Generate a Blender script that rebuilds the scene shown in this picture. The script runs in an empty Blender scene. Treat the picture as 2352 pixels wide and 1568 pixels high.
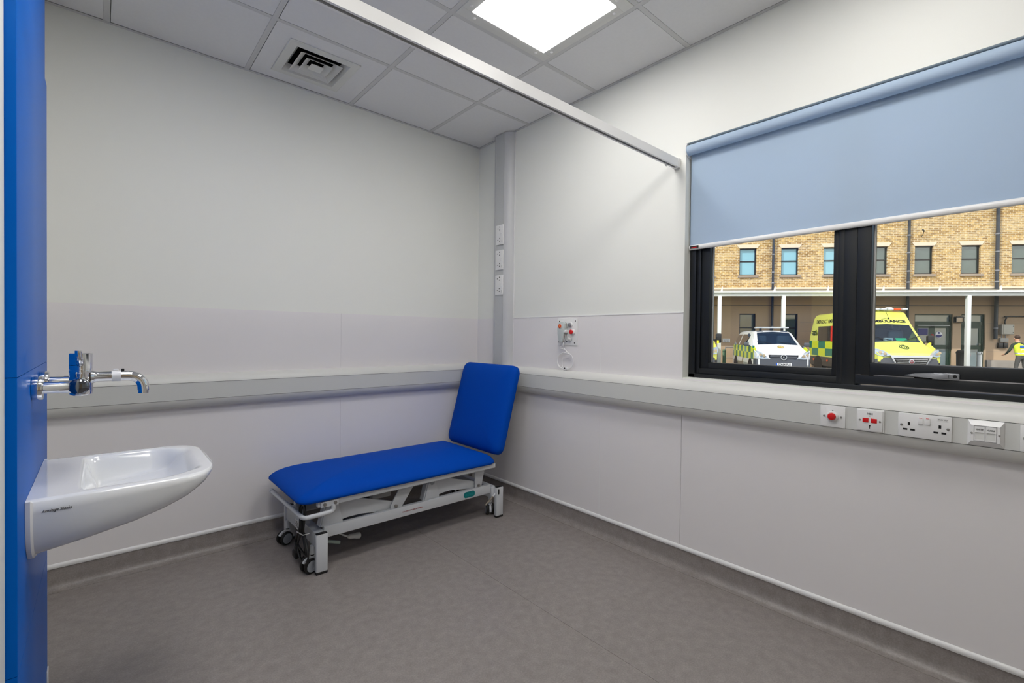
import bpy, bmesh, math, random
from mathutils import Vector, Matrix
random.seed(7)
C = bpy.context.scene.collection
PI = math.pi
def R(d): return math.radians(d)

# ------------------------------------------------------------------ materials
def lin(c):
    out = []
    for v in c[:3]:
        v = v/255.0
        out.append(v/12.92 if v <= 0.04045 else ((v+0.055)/1.055)**2.4)
    return (*out, 1.0)

def base_mat(name):
    m = bpy.data.materials.new(name); m.use_nodes = True
    nt = m.node_tree
    return m, nt, nt.nodes['Principled BSDF']

def mat(name, col, rough=0.5, metal=0.0, var=0.03, scale=30.0, bump=0.0, bscale=200.0, spec=0.5, coat=0.0):
    m, nt, b = base_mat(name)
    c = lin(col)
    tc = nt.nodes.new('ShaderNodeTexCoord')
    nz = nt.nodes.new('ShaderNodeTexNoise'); nz.inputs['Scale'].default_value = scale
    nz.inputs['Detail'].default_value = 3
    nt.links.new(tc.outputs['Object'], nz.inputs['Vector'])
    rp = nt.nodes.new('ShaderNodeMix'); rp.data_type = 'RGBA'
    rp.inputs['A'].default_value = tuple(max(0, v*(1-var)) for v in c[:3])+(1,)
    rp.inputs['B'].default_value = tuple(min(1, v*(1+var)) for v in c[:3])+(1,)
    nt.links.new(nz.outputs['Fac'], rp.inputs['Factor'])
    nt.links.new(rp.outputs['Result'], b.inputs['Base Color'])
    b.inputs['Roughness'].default_value = rough
    b.inputs['Metallic'].default_value = metal
    b.inputs['Specular IOR Level'].default_value = spec
    b.inputs['Coat Weight'].default_value = coat
    b.inputs['Coat Roughness'].default_value = 0.05
    if bump:
        n2 = nt.nodes.new('ShaderNodeTexNoise'); n2.inputs['Scale'].default_value = bscale
        bp = nt.nodes.new('ShaderNodeBump'); bp.inputs['Strength'].default_value = bump
        bp.inputs['Distance'].default_value = 0.002
        nt.links.new(tc.outputs['Object'], n2.inputs['Vector'])
        nt.links.new(n2.outputs['Fac'], bp.inputs['Height'])
        nt.links.new(bp.outputs['Normal'], b.inputs['Normal'])
    return m

def emis(name, col, strength):
    m, nt, b = base_mat(name)
    b.inputs['Base Color'].default_value = (0.8, 0.8, 0.8, 1)
    b.inputs['Emission Color'].default_value = lin(col)
    b.inputs['Emission Strength'].default_value = strength
    return m

def glass(name, tint=(1, 1, 1), refl=1.0, rough=0.0, dark=0.0):
    m = bpy.data.materials.new(name); m.use_nodes = True
    nt = m.node_tree; nt.nodes.clear()
    out = nt.nodes.new('ShaderNodeOutputMaterial')
    tr = nt.nodes.new('ShaderNodeBsdfTransparent'); tr.inputs['Color'].default_value = (*tint, 1)
    gl = nt.nodes.new('ShaderNodeBsdfGlossy'); gl.inputs['Roughness'].default_value = rough
    fr = nt.nodes.new('ShaderNodeFresnel'); fr.inputs['IOR'].default_value = 1.45
    mu = nt.nodes.new('ShaderNodeMath'); mu.operation = 'MULTIPLY'; mu.inputs[1].default_value = refl
    mx = nt.nodes.new('ShaderNodeMixShader')
    nt.links.new(fr.outputs[0], mu.inputs[0]); nt.links.new(mu.outputs[0], mx.inputs[0])
    nt.links.new(tr.outputs[0], mx.inputs[1]); nt.links.new(gl.outputs[0], mx.inputs[2])
    nt.links.new(mx.outputs[0], out.inputs[0])
    return m

# ------------------------------------------------------------------ geometry
class G:
    def __init__(s): s.v = []; s.f = []; s.m = []
    def add(s, vs, fs, mi=0, M=None):
        o = len(s.v)
        for v in vs:
            v = Vector(v)
            s.v.append(M @ v if M else v)
        for k, f in enumerate(fs):
            s.f.append([i+o for i in f]); s.m.append(mi if isinstance(mi, int) else mi[k])
        return s
    def bm_add(s, bm, mi=0, M=None):
        bm.verts.index_update()
        s.add([v.co.copy() for v in bm.verts], [[v.index for v in f.verts] for f in bm.faces], mi, M); bm.free(); return s
    def box(s, x0, x1, y0, y1, z0, z1, bev=0, mi=0, seg=2, M=None):
        x0, x1 = sorted((x0, x1)); y0, y1 = sorted((y0, y1)); z0, z1 = sorted((z0, z1))
        bm = bmesh.new()
        P = [(x0,y0,z0),(x1,y0,z0),(x1,y1,z0),(x0,y1,z0),(x0,y0,z1),(x1,y0,z1),(x1,y1,z1),(x0,y1,z1)]
        V = [bm.verts.new(p) for p in P]
        for f in ((0,3,2,1),(4,5,6,7),(0,1,5,4),(1,2,6,5),(2,3,7,6),(3,0,4,7)): bm.faces.new([V[i] for i in f])
        if bev:
            bev = min(bev, 0.49*min(x1-x0, y1-y0, z1-z0))
            bmesh.ops.bevel(bm, geom=bm.edges[:], offset=bev, segments=seg, profile=0.5, affect='EDGES')
        return s.bm_add(bm, mi, M)
    def loft(s, rings, mi=0, cap0=True, cap1=True, closed=True, M=None):
        n = len(rings[0]); vs = [p for r in rings for p in r]; fs = []; mm = []
        for i in range(len(rings)-1):
            for j in range(n if closed else n-1):
                a = i*n+j; b = i*n+(j+1) % n
                fs.append((a, b, b+n, a+n)); mm.append(mi if isinstance(mi, int) else mi(i, j))
        d = mi if isinstance(mi, int) else 0
        if cap0: fs.append(tuple(range(n-1, -1, -1))); mm.append(d)
        if cap1: fs.append(tuple(range((len(rings)-1)*n, len(rings)*n))); mm.append(d)
        return s.add(vs, fs, mm, M)
    def cyl(s, p0, p1, r, r2=None, n=24, mi=0, cap=True, bev=0, M=None):
        p0 = Vector(p0); p1 = Vector(p1); r2 = r if r2 is None else r2
        d = (p1-p0); L = d.length; d.normalize()
        a = d.orthogonal().normalized(); b = d.cross(a)
        def ring(c, rr): return [c+a*math.cos(2*PI*i/n)*rr+b*math.sin(2*PI*i/n)*rr for i in range(n)]
        if bev: rings = [ring(p0, r-bev), ring(p0+d*bev*.3, r-bev*.3), ring(p0+d*bev, r), ring(p1-d*bev, r2), ring(p1-d*bev*.3, r2-bev*.3), ring(p1, r2-bev)]
        else: rings = [ring(p0, r), ring(p1, r2)]
        return s.loft(rings, mi, cap, cap, True, M)
    def tube(s, pts, r, n=10, mi=0, closed=False, M=None):
        P = [Vector(p) for p in pts]; N = len(P); rings = []; prev = None
        for i in range(N):
            if closed: t = P[(i+1) % N]-P[i-1]
            else: t = P[min(i+1, N-1)]-P[max(i-1, 0)]
            t.normalize()
            if prev is None: a = t.orthogonal().normalized()
            else:
                a = prev-t*prev.dot(t)
                a = a.normalized() if a.length > 1e-6 else t.orthogonal().normalized()
            prev = a; b = t.cross(a)
            rr = r[i] if isinstance(r, (list, tuple)) else r
            rings.append([P[i]+a*math.cos(2*PI*k/n)*rr+b*math.sin(2*PI*k/n)*rr for k in range(n)])
        if closed: rings.append(rings[0])
        return s.loft(rings, mi, not closed, not closed, True, M)
    def prism(s, poly, ax, a, b, mi=0, bev=0, M=None, seg=2):
        def P(u, v, w): return {0: (w, u, v), 1: (u, w, v), 2: (u, v, w)}[ax]
        bm = bmesh.new()
        A = [bm.verts.new(P(u, v, a)) for u, v in poly]; B = [bm.verts.new(P(u, v, b)) for u, v in poly]; n = len(poly)
        bm.faces.new(A[::-1]); bm.faces.new(B)
        for i in range(n): bm.faces.new((A[i], A[(i+1) % n], B[(i+1) % n], B[i]))
        if bev: bmesh.ops.bevel(bm, geom=bm.edges[:], offset=bev, segments=seg, profile=.5, affect='EDGES')
        return s.bm_add(bm, mi, M)
    def lathe(s, prof, p, d, n=32, mi=0, M=None):
        p = Vector(p); d = Vector(d).normalized(); a = d.orthogonal().normalized(); b = d.cross(a)
        return s.loft([[p+d*h+a*math.cos(2*PI*i/n)*r+b*math.sin(2*PI*i/n)*r for i in range(n)] for r, h in prof], mi, True, True, True, M)
    def sphere(s, c, r, n=16, sq=(1, 1, 1), mi=0, M=None):
        bm = bmesh.new(); bmesh.ops.create_uvsphere(bm, u_segments=n, v_segments=n//2+2, radius=1)
        for v in bm.verts: v.co = Vector((c[0]+v.co.x*r*sq[0], c[1]+v.co.y*r*sq[1], c[2]+v.co.z*r*sq[2]))
        return s.bm_add(bm, mi, M)
    def mesh(s, name, mats, smooth=True, ang=35, off=None, weld=False):
        me = bpy.data.meshes.new(name)
        me.from_pydata([tuple(v-off) if off else tuple(v) for v in s.v], [], s.f)
        for m in (mats if isinstance(mats, (list, tuple)) else [mats]): me.materials.append(m)
        for p, i in zip(me.polygons, s.m): p.material_index = i
        bm = bmesh.new(); bm.from_mesh(me)
        if weld: bmesh.ops.remove_doubles(bm, verts=bm.verts, dist=1e-5)
        bmesh.ops.recalc_face_normals(bm, faces=bm.faces)
        for f in bm.faces: f.smooth = smooth
        if smooth:
            for e in bm.edges:
                e.smooth = not (len(e.link_faces) == 2 and e.calc_face_angle(0) > R(ang))
        bm.to_mesh(me); bm.free()
        return me
    def build(s, name, mats, parent=None, smooth=True, ang=35, local=False, weld=False):
        """one mesh object; vertices are in world space unless local=True (parent frame)"""
        off = None
        if parent is not None and not local:
            off = root(parent).location.copy()
        o = bpy.data.objects.new(name, s.mesh(name, mats, smooth, ang, off, weld)); C.objects.link(o)
        if parent is not None: o.parent = parent
        return o

def root(o):
    while o.parent: o = o.parent
    return o
def tag(o, label=None, cat=None, group=None, kind=None):
    if label: o['label'] = label
    if cat: o['category'] = cat
    if group: o['group'] = group
    if kind: o['kind'] = kind
    return o
def thing(name, label, cat, loc=(0, 0, 0), rz=0, group=None, kind=None):
    o = bpy.data.objects.new(name, None); C.objects.link(o)
    o.empty_display_size = 0.1; o.location = loc; o.rotation_euler = (0, 0, rz)
    return tag(o, label, cat, group, kind)
def single(g, name, mats, label, cat, base, group=None, kind=None, **kw):
    """a top-level thing that is one mesh; origin at base"""
    off = Vector(base)
    me = g.mesh(name, mats, off=off, **kw)
    o = bpy.data.objects.new(name, me); C.objects.link(o); o.location = off
    return tag(o, label, cat, group, kind)
def struct(g, name, mats, parent=None, label=None, **kw):
    o = g.build(name, mats, parent, **kw)
    if parent is None: o['kind'] = 'structure'
    if label: o['label'] = label
    return o
def copy_tree(o, parent=None):
    c = o.copy(); C.objects.link(c)
    if parent: c.parent = parent
    for ch in list(o.children): copy_tree(ch, c)
    return c

RIGHTW = Matrix(((0, 0, -1, 0), (-1, 0, 0, 0), (0, 1, 0, 0), (0, 0, 0, 1)))   # text on a surface facing -X
FRONTW = Matrix(((1, 0, 0, 0), (0, 0, -1, 0), (0, 1, 0, 0), (0, 0, 0, 1)))    # text on a surface facing -Y
def text(g, body, size, pos, basis, mi=0, bold=0.0, align='CENTER', ext=0.0004, xs=1.0, shear=0.0):
    """adds lettering as real mesh to a G"""
    cu = bpy.data.curves.new('lettering', 'FONT'); cu.body = body; cu.size = size
    cu.extrude = ext; cu.offset = bold; cu.align_x = align; cu.align_y = 'CENTER'; cu.shear = shear; cu.resolution_u = 3
    ob = bpy.data.objects.new('lettering', cu); C.objects.link(ob)
    bpy.context.view_layer.update()
    me = bpy.data.meshes.new_from_object(ob.evaluated_get(bpy.context.evaluated_depsgraph_get()))
    M = Matrix.Translation(pos) @ basis @ Matrix.Diagonal((xs, 1, 1, 1))
    g.add([v.co.copy() for v in me.vertices], [list(p.vertices) for p in me.polygons], mi, M)
    bpy.data.objects.remove(ob); bpy.data.curves.remove(cu); bpy.data.meshes.remove(me)
    return g
def spline(pts, n=8, closed=False):
    P = [Vector(p) for p in pts]; N = len(P); out = []
    rng = range(N) if closed else range(N-1)
    for i in rng:
        if closed: a, b, c, d = P[i-1], P[i], P[(i+1) % N], P[(i+2) % N]
        else: a, b, c, d = P[max(i-1, 0)], P[i], P[i+1], P[min(i+2, N-1)]
        for k in range(n):
            t = k/n
            out.append(0.5*((2*b)+(c-a)*t+(2*a-5*b+4*c-d)*t*t+(3*b-a-3*c+d)*t**3))
    if not closed: out.append(P[-1])
    return out
def rrect(w, h, r, n=6):
    """rounded rectangle outline, centred, ccw"""
    r = max(1e-4, min(r, w/2-1e-4, h/2-1e-4)); out = []
    for cx, cy, a0 in ((w/2-r, h/2-r, 0), (-w/2+r, h/2-r, 90), (-w/2+r, -h/2+r, 180), (w/2-r, -h/2+r, 270)):
        for k in range(n+1):
            a = R(a0+90*k/n); out.append((cx+r*math.cos(a), cy+r*math.sin(a)))
    return out
# ------------------------------------------------------------------ materials used indoors
H = 2.698
M = {}
M['wall'] = mat('warm white wall paint', (237, 238, 233), 0.55, var=0.01, scale=3, bump=0.05, bscale=300)
M['panel'] = mat('pale hygienic wall sheet', (235, 232, 233), 0.4, var=0.008, scale=2)
M['white'] = mat('white plastic', (236, 236, 236), 0.3, var=0.01)
M['trim'] = mat('pale grey trunking plastic', (221, 221, 217), 0.38, var=0.01)
M['lid'] = mat('grey trunking lid plastic', (212, 213, 210), 0.42, var=0.01)
M['vtrim'] = mat('mid grey white trunking', (204, 205, 207), 0.4, var=0.01)
M['vlid'] = mat('mid grey trunking lid', (194, 196, 197), 0.42, var=0.01)
M['tile'] = mat('ceiling tile', (232, 232, 233), 0.8, var=0.03, scale=60, bump=0.15, bscale=400)
M['grid'] = mat('ceiling grid paint', (208, 208, 208), 0.45, var=0.01)
M['black'] = mat('black shadow gap', (8, 8, 9), 0.8, var=0.05)
M['blackplastic'] = mat('black plastic', (16, 16, 17), 0.45, var=0.05)
M['alu'] = mat('anthracite window aluminium', (17, 21, 26), 0.38, var=0.03, scale=8)
M['spacer'] = mat('silver glazing spacer', (205, 205, 205), 0.35, 0.6, var=0.02)
M['grey'] = mat('mid grey plastic', (140, 140, 145), 0.4, var=0.02)
M['red'] = mat('red plastic', (214, 10, 16), 0.3, var=0.03)
M['orange'] = mat('orange plastic', (226, 84, 20), 0.35, var=0.03)
M['chrome'] = mat('polished chrome', (225, 226, 228), 0.06, 1.0, var=0.005)
M['steel'] = mat('bright steel screw', (170, 168, 165), 0.3, 1.0, var=0.05)
M['ceramic'] = mat('glazed white ceramic', (233, 235, 237), 0.12, var=0.005, coat=0.6)
M['ink'] = mat('black print', (20, 20, 22), 0.6, var=0.02)
M['redink'] = mat('red print', (150, 30, 40), 0.6, var=0.02)
M['blue'] = mat('blue laminate', (0, 100, 198), 0.36, var=0.03, scale=6, spec=.08)
M['pane'] = glass('clear window glass', (0.96, 0.98, 0.97), 0.9)
M['lamp'] = emis('lit light diffuser', (253, 250, 246), 14.6)

def floor_mat():
    m, nt, b = base_mat('speckled grey vinyl')
    tc = nt.nodes.new('ShaderNodeTexCoord')
    def noise(sc, det=4):
        n = nt.nodes.new('ShaderNodeTexNoise'); n.inputs['Scale'].default_value = sc; n.inputs['Detail'].default_value = det
        nt.links.new(tc.outputs['Object'], n.inputs['Vector']); return n
    a = noise(26, 8); c = noise(170, 2)
    r1 = nt.nodes.new('ShaderNodeValToRGB')
    r1.color_ramp.elements[0].position = 0.30; r1.color_ramp.elements[0].color = lin((136, 129, 126))
    r1.color_ramp.elements[1].position = 0.72; r1.color_ramp.elements[1].color = lin((152, 145, 142))
    nt.links.new(a.outputs['Fac'], r1.inputs['Fac'])
    r2 = nt.nodes.new('ShaderNodeValToRGB')
    r2.color_ramp.elements[0].position = 0.35; r2.color_ramp.elements[0].color = (0.86, 0.86, 0.86, 1)
    r2.color_ramp.elements[1].position = 0.70; r2.color_ramp.elements[1].color = (1.1, 1.1, 1.1, 1)
    nt.links.new(c.outputs['Fac'], r2.inputs['Fac'])
    mx = nt.nodes.new('ShaderNodeMix'); mx.data_type = 'RGBA'; mx.blend_type = 'MULTIPLY'; mx.inputs['Factor'].default_value = 0.9
    nt.links.new(r1.outputs['Color'], mx.inputs['A']); nt.links.new(r2.outputs['Color'], mx.inputs['B'])
    nt.links.new(mx.outputs['Result'], b.inputs['Base Color'])
    b.inputs['Roughness'].default_value = 0.38; b.inputs['Specular IOR Level'].default_value = 0.5
    bp = nt.nodes.new('ShaderNodeBump'); bp.inputs['Strength'].default_value = 0.12; bp.inputs['Distance'].default_value = 0.001
    nt.links.new(c.outputs['Fac'], bp.inputs['Height']); nt.links.new(bp.outputs['Normal'], b.inputs['Normal'])
    return m
M['floor'] = floor_mat()

def blind_mat():
    m, nt, b = base_mat('blind fabric tinted by sky light')
    out = nt.nodes['Material Output']
    c = lin((206, 226, 246))  # blue of the sky light coming through is put into the fabric colour
    tc = nt.nodes.new('ShaderNodeTexCoord'); nz = nt.nodes.new('ShaderNodeTexNoise'); nz.inputs['Scale'].default_value = 900
    nt.links.new(tc.outputs['Object'], nz.inputs['Vector'])
    mx = nt.nodes.new('ShaderNodeMix'); mx.data_type = 'RGBA'
    mx.inputs['A'].default_value = tuple(v*.95 for v in c[:3])+(1,); mx.inputs['B'].default_value = c
    nt.links.new(nz.outputs['Fac'], mx.inputs['Factor']); nt.links.new(mx.outputs['Result'], b.inputs['Base Color'])
    b.inputs['Roughness'].default_value = 0.75
    tl = nt.nodes.new('ShaderNodeBsdfTranslucent'); tl.inputs['Color'].default_value = lin((206, 226, 250))
    ms = nt.nodes.new('ShaderNodeMixShader'); ms.inputs[0].default_value = 0.35
    nt.links.new(b.outputs[0], ms.inputs[1]); nt.links.new(tl.outputs[0], ms.inputs[2]); nt.links.new(ms.outputs[0], out.inputs[0])
    return m
M['blind'] = blind_mat()

# ------------------------------------------------------------------ shell
YF = -5.0                                  # front end of the room, behind the camera
JY, JE, ZB, ZT = -1.777, -3.24, 0.998, 2.212   # window opening
XL, XN = -2.50, -2.4385                    # left wall behind the blue panel, thicker part near the camera

g = G(); g.box(-2.7, -0.8206, YF-.1, 0.2, -0.08, 0); g.box(-0.8194, 0.0, YF-.1, 0.2, -0.08, 0); g.box(-2.7, 0.25, YF-.1, .2, -.16, -.081)
struct(g, 'floor', M['floor'], smooth=False)

g = G(); g.box(-2.7, 0.25, 0.0, 0.2, -0.1, 2.95)
wb = struct(g, 'wall_back', M['wall'], smooth=False)
g = G(); g.box(-2.5, -1.1134, -.004, 0, 0.1, 1.337); g.box(-1.1126, 0, -.004, 0, 0.1, 1.337)
g.build('wall_sheet', M['panel'], wb, smooth=False)

g = G()
g.box(0, .25, YF-.1, 0, -.1, ZB); g.box(0, .25, YF-.1, 0, ZT, 2.95); g.box(0, .25, JY, 0, ZB, ZT); g.box(0, .25, YF-.1, JE, ZB, ZT)
wr = struct(g, 'wall_right', M['wall'], smooth=False)
g = G()
g.box(-.004, 0, -1.2428, -.004, .1, 1.337); g.box(-.004, 0, -1.775, -1.2452, .1, 1.337); g.box(-.004, 0, YF, -1.7774, .1, .992)
g.build('wall_sheet', M['panel'], wr, smooth=False)
g = G(); g.box(-.006, 0, -1.775, -.43, 1.334, 1.339)
g.build('cap_strip', M['white'], wr, smooth=False)
g = G(); g.box(-.0048, -.001, -1.2452, -1.2428, .12, .804); g.box(-.0048, -.001, -1.2452, -1.2428, .986, 1.334); g.box(-.0048, -.001, -1.7775, -1.7752, .99, 1.334)
g.build('joint_strip', M['white'], wr, smooth=False)

g = G(); g.box(-2.7, XL, -1.584, 0.0, -.1, 2.95); g.box(-2.7, XN, YF-.1, -1.584, -.1, 2.95)
struct(g, 'wall_left', M['wall'], smooth=False)
g = G(); g.box(-2.7, .25, YF-.2, YF, -.1, 2.95)
struct(g, 'wall_front', M['wall'], smooth=False)

# door in the wall behind the camera
g = G(); g.box(-2.25, -1.29, YF, YF+.04, 0, 2.1, .004)
d1 = struct(g, 'door_1', mat('pale wood door', (205, 180, 145), .4, var=.08, scale=12), smooth=False)
g = G(); g.box(-2.32, -2.25, YF, YF+.05, 0, 2.17); g.box(-1.29, -1.22, YF, YF+.05, 0, 2.17); g.box(-2.25, -1.29, YF, YF+.05, 2.1, 2.17)
g.build('door_frame', M['white'], d1)
g = G(); g.cyl((-1.38, YF+.04, 1.0), (-1.38, YF+.09, 1.0), .01); g.tube([(-1.38, YF+.09, 1.0), (-1.50, YF+.09, 1.0)], .01)
g.build('door_handle', M['steel'], d1)

# coved vinyl skirting with white capping strip
cove = [(0, 0), (-.045, 0), (-.045, .0015), (-.030, .004), (-.018, .011), (-.010, .022), (-.0065, .036), (-.006, .101), (0, .101)]
g = G(); g.prism(cove, 1, YF, 0)
br = struct(g, 'baseboard_right', M['floor'], ang=50)
g = G(); g.prism([(0, .1005), (-.009, .1005), (-.0115, .106), (-.0115, .113), (-.008, .120), (-.004, .1225), (0, .1225)], 1, YF, 0)
g.build('capping', M['white'], br)
g = G(); g.prism([(u, v) for u, v in cove], 0, -2.5, -.046)
bb = struct(g, 'baseboard_back', M['floor'], ang=50)
g = G(); g.prism([(0, .1005), (-.009, .1005), (-.0115, .106), (-.0115, .113), (-.008, .120), (-.004, .1225), (0, .1225)], 0, -2.5, -.012)
g.build('capping', M['white'], bb)

# ceiling: tiles lying in a T grid
bx = [-.466-.6*k for k in range(-1, 5)]; by = [-.589-.6*k for k in range(-1, 8)]
VENT = (-1.654, -1.078, -.577, -.022); LIGHTS = [(-1.054, -.478, -1.777, -1.201), (-1.054, -.478, -2.977, -2.401), (-2.254, -1.678, -1.777, -1.201), (-2.254, -1.678, -2.977, -2.401)]
xs = [0, *[b for b in bx if -2.6 < b < 0], -2.62]; ys = [0, *[b for b in by if YF < b < 0], YF]
g = G()
for i in range(len(xs)-1):
    for j in range(len(ys)-1):
        x1 = xs[i]-(.020 if i == 0 else .012); x0 = xs[i+1]+(.0155 if i < len(xs)-2 else 0)
        y1 = ys[j]-(.0215 if j == 0 else .012); y0 = ys[j+1]+.0145
        if any(abs(x1-l[1]) < .03 and abs(y1-l[3]) < .03 for l in LIGHTS): continue
        if abs(x1-VENT[1]) < .03 and j == 0:
            cx, cy, h = -1.38, -.299, .143
            for q in ((x0, cx-h, y0, y1), (cx+h, x1, y0, y1), (cx-h, cx+h, y0, cy-h), (cx-h, cx+h, cy+h, y1)):
                g.box(*q, H+.0015, H+.018)
        else: g.box(x0, x1, y0, y1, H+.0015, H+.018)
ce = struct(g, 'ceiling', M['tile'], smooth=False)
g = G()
for x in xs[1:-1]: g.box(x-.012, x+.012, YF, -.018, H-.0005, H+.001); g.box(x-.001, x+.001, YF, 0, H+.001, H+.04)
for y in ys[1:-1]: g.box(-2.62, -.018, y-.012, y+.012, H, H+.001); g.box(-2.62, 0, y-.001, y+.001, H+.001, H+.04)
g.build('ceiling_grid', M['grid'], ce, smooth=False)
g = G(); g.box(-2.7, .25, YF-.2, .2, 2.95, 3.05)
g.build('sky_light_block', M['black'], ce, smooth=False)  # unseen black cap added to keep sky light out above the tiles
g = G(); g.box(-2.62, 0, -.019, 0, H-.001, H+.0005); g.box(-2.62, 0, -.0015, 0, H, H+.03)
struct(g, 'trim_1', M['grid'], smooth=False)
g = G(); g.box(-.019, 0, YF, -.019, H-.001, H+.0005); g.box(-.0015, 0, YF, 0, H, H+.03)
struct(g, 'trim_2', M['grid'], smooth=False)

# ceiling lights
def ceiling_light(c, label):
    x0, x1, y0, y1 = c; cx, cy = (x0+x1)/2, (y0+y1)/2
    t = thing('ceiling_light', label, 'light', (cx, cy, H), group='square ceiling light panels')
    g = G(); a, b = .2875, .2335
    for s in (1, -1):
        g.box(cx-a, cx+a, cy+s*b, cy+s*a, H-.003, H+.004, .001); g.box(cx+s*b, cx+s*a, cy-b, cy+b, H-.003, H+.004, .001)
    g.build('frame', M['trim'], t)
    g = G(); g.box(cx-b, cx+b, cy-b, cy+b, H, H+.006); g.build('diffuser', M['lamp'], t, smooth=False)
    for sx, sy in ((.2, .26), (-.2, .26), (.2, -.26), (-.2, -.26), (.26, .2), (-.26, .2), (.26, -.2), (-.26, -.2)):
        g = G(); g.sphere((cx+sx, cy+sy, H-.003), .009, 12, (1, 1, .45)); g.build('screw', M['white'], t)
    return t
ceiling_light(LIGHTS[0], 'lit square white light panel in the ceiling grid')
ceiling_light(LIGHTS[1], 'added unseen fill light panel overhead by the window, behind the camera')  # this and the two below are unseen panels added to even the lighting
ceiling_light(LIGHTS[2], 'added fill light panel above the wash basin side, out of view overhead')
ceiling_light(LIGHTS[3], 'added fill light panel by the entrance side, unseen behind the camera')

# ceiling air diffuser
cx, cy = -1.38, -.299
t = thing('ceiling_vent', 'square white four-way air vent in the ceiling near the back wall', 'vent', (cx, cy, H))
g = G()
def sq(h, z): return [(cx-h, cy-h, z), (cx+h, cy-h, z), (cx+h, cy+h, z), (cx-h, cy+h, z)]
g.loft([sq(.185, H+.001), sq(.185, H-.003), sq(.182, H-.005), sq(.142, H-.005), sq(.118, H+.03), sq(.116, H+.03), sq(.14, H+.001)], 0, False, False)
g.build('frame', M['trim'], t, smooth=False)
for r_ in (.111, .072):
    g = G(); g.loft([sq(r_, H-.007), sq(r_-.032, H+.016), sq(r_-.034, H+.016), sq(r_-.0025, H-.0075), sq(r_, H-.007)], 0, False, False)
    g.build('louvre', M['trim'], t, smooth=False)
g = G(); g.loft([sq(.034, H-.007), sq(.006, H+.012)], 0); g.build('louvre', M['trim'], t, smooth=False)
g = G(); g.loft([sq(.119, H+.0305), sq(.119, H+.15)], 0, False, True); g.build('neck', M['black'], t, smooth=False)

# curtain track
t = thing('curtain_track', 'white straight curtain track running across the room to the window wall', 'curtain track', (-1.2, -1.745, 2.097))
g = G(); g.box(-2.436, -.02, -1.745, -1.741, 2.097, 2.139); g.box(-2.436, -.02, -1.741, -1.715, 2.136, 2.139); g.box(-2.436, -.02, -1.718, -1.714, 2.097, 2.136)
g.box(-2.436, -.02, -1.741, -1.736, 2.097, 2.0985); g.box(-2.436, -.02, -1.723, -1.718, 2.097, 2.0985)
g.build('rail', mat('gloss white aluminium', (242, 242, 242), .3, var=.005), t, smooth=False)
g = G(); g.box(-2.436, -.02, -1.7405, -1.7185, 2.112, 2.114); g.build('channel', M['black'], t, smooth=False)
g = G(); g.box(-.022, -.001, -1.748, -1.711, 2.094, 2.142, .002); g.build('end_bracket', M['white'], t)
g = G(); g.tube([(-.115, -1.73, 2.112), (-.115, -1.73, 2.092), (-.108, -1.73, 2.082), (-.122, -1.73, 2.082), (-.115, -1.73, 2.092)], .0022, 6); g.build('glider', M['white'], t)

# ------------------------------------------------------------------ trunking
bodyp = [(0, .803), (-.015, .803), (-.030, .806), (-.044, .816), (-.053, .830), (-.0585, .843), (-.06, .8492), (-.056, .8492), (-.056, .9408), (-.06, .9408), (-.0585, .947), (-.053, .960), (-.044, .972), (-.032, .981), (-.018, .985), (0, .985)]
t = thing('dado_trunking', 'long pale grey dado trunking on the window wall, with sockets and buttons', 'cable trunking', (0, -2.0, .803), group='horizontal dado trunking')
g = G(); g.prism(bodyp, 1, YF, -.004); g.build('body', M['trim'], t, ang=40)
g = G(); g.box(-.0605, -.0575, YF, -.0625, .8511, .9389); g.build('lid', M['lid'], t, smooth=False)
g = G(); g.box(-.0574, -.0562, YF, -.0625, .8495, .9405); g.build('groove_shade', M['black'], t, smooth=False)  # black backing paints shade into the groove round the lid
t = thing('dado_trunking', 'long pale grey dado trunking along the back wall behind the couch', 'cable trunking', (-1.2, 0, .803), group='horizontal dado trunking')
g = G(); g.prism(bodyp, 0, -2.498, -.0615); g.build('body', M['trim'], t, ang=40)
g = G(); g.box(-2.498, -.0625, -.0605, -.0575, .8511, .9389); g.build('lid', M['lid'], t, smooth=False)

g = G(); g.box(-2.498, -.0625, -.0574, -.0562, .8495, .9405); g.build('groove_shade', M['black'], t, smooth=False)  # same painted shade behind the back wall lid
yc = -.336
vp = [(.1, 0), (.1, -.012), (.093, -.032), (.080, -.047), (.064, -.056), (.0465, -.06), (.0465, -.056), (-.0465, -.056), (-.0465, -.06), (-.064, -.056), (-.080, -.047), (-.093, -.032), (-.1, -.012), (-.1, 0)]
t = thing('vertical_trunking', 'tall pale grey cable trunking rising to the ceiling in the corner', 'cable trunking', (0, yc, .986))
g = G(); g.prism([(v, yc+u) for u, v in vp], 2, .986, H-.002); g.build('body', M['vtrim'], t, ang=40)
g = G(); g.box(-.0605, -.0575, yc-.045, yc+.045, .99, H-.003); g.build('lid', M['vlid'], t, smooth=False)
g = G(); g.box(-.0574, -.0562, yc-.0463, yc+.0463, .99, H-.003); g.build('groove_shade', M['grey'], t, smooth=False)  # grey backing stands in for shade in the lid groove
g = G(); g.box(-.007, -.0005, yc-.1045, yc-.1005, .99, H-.003); g.build('sealant_bead', M['white'], t)
g = G(); g.box(-.062, 0, yc-.103, yc+.103, .9855, .99); g.build('joint_collar', M['white'], t)

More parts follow.
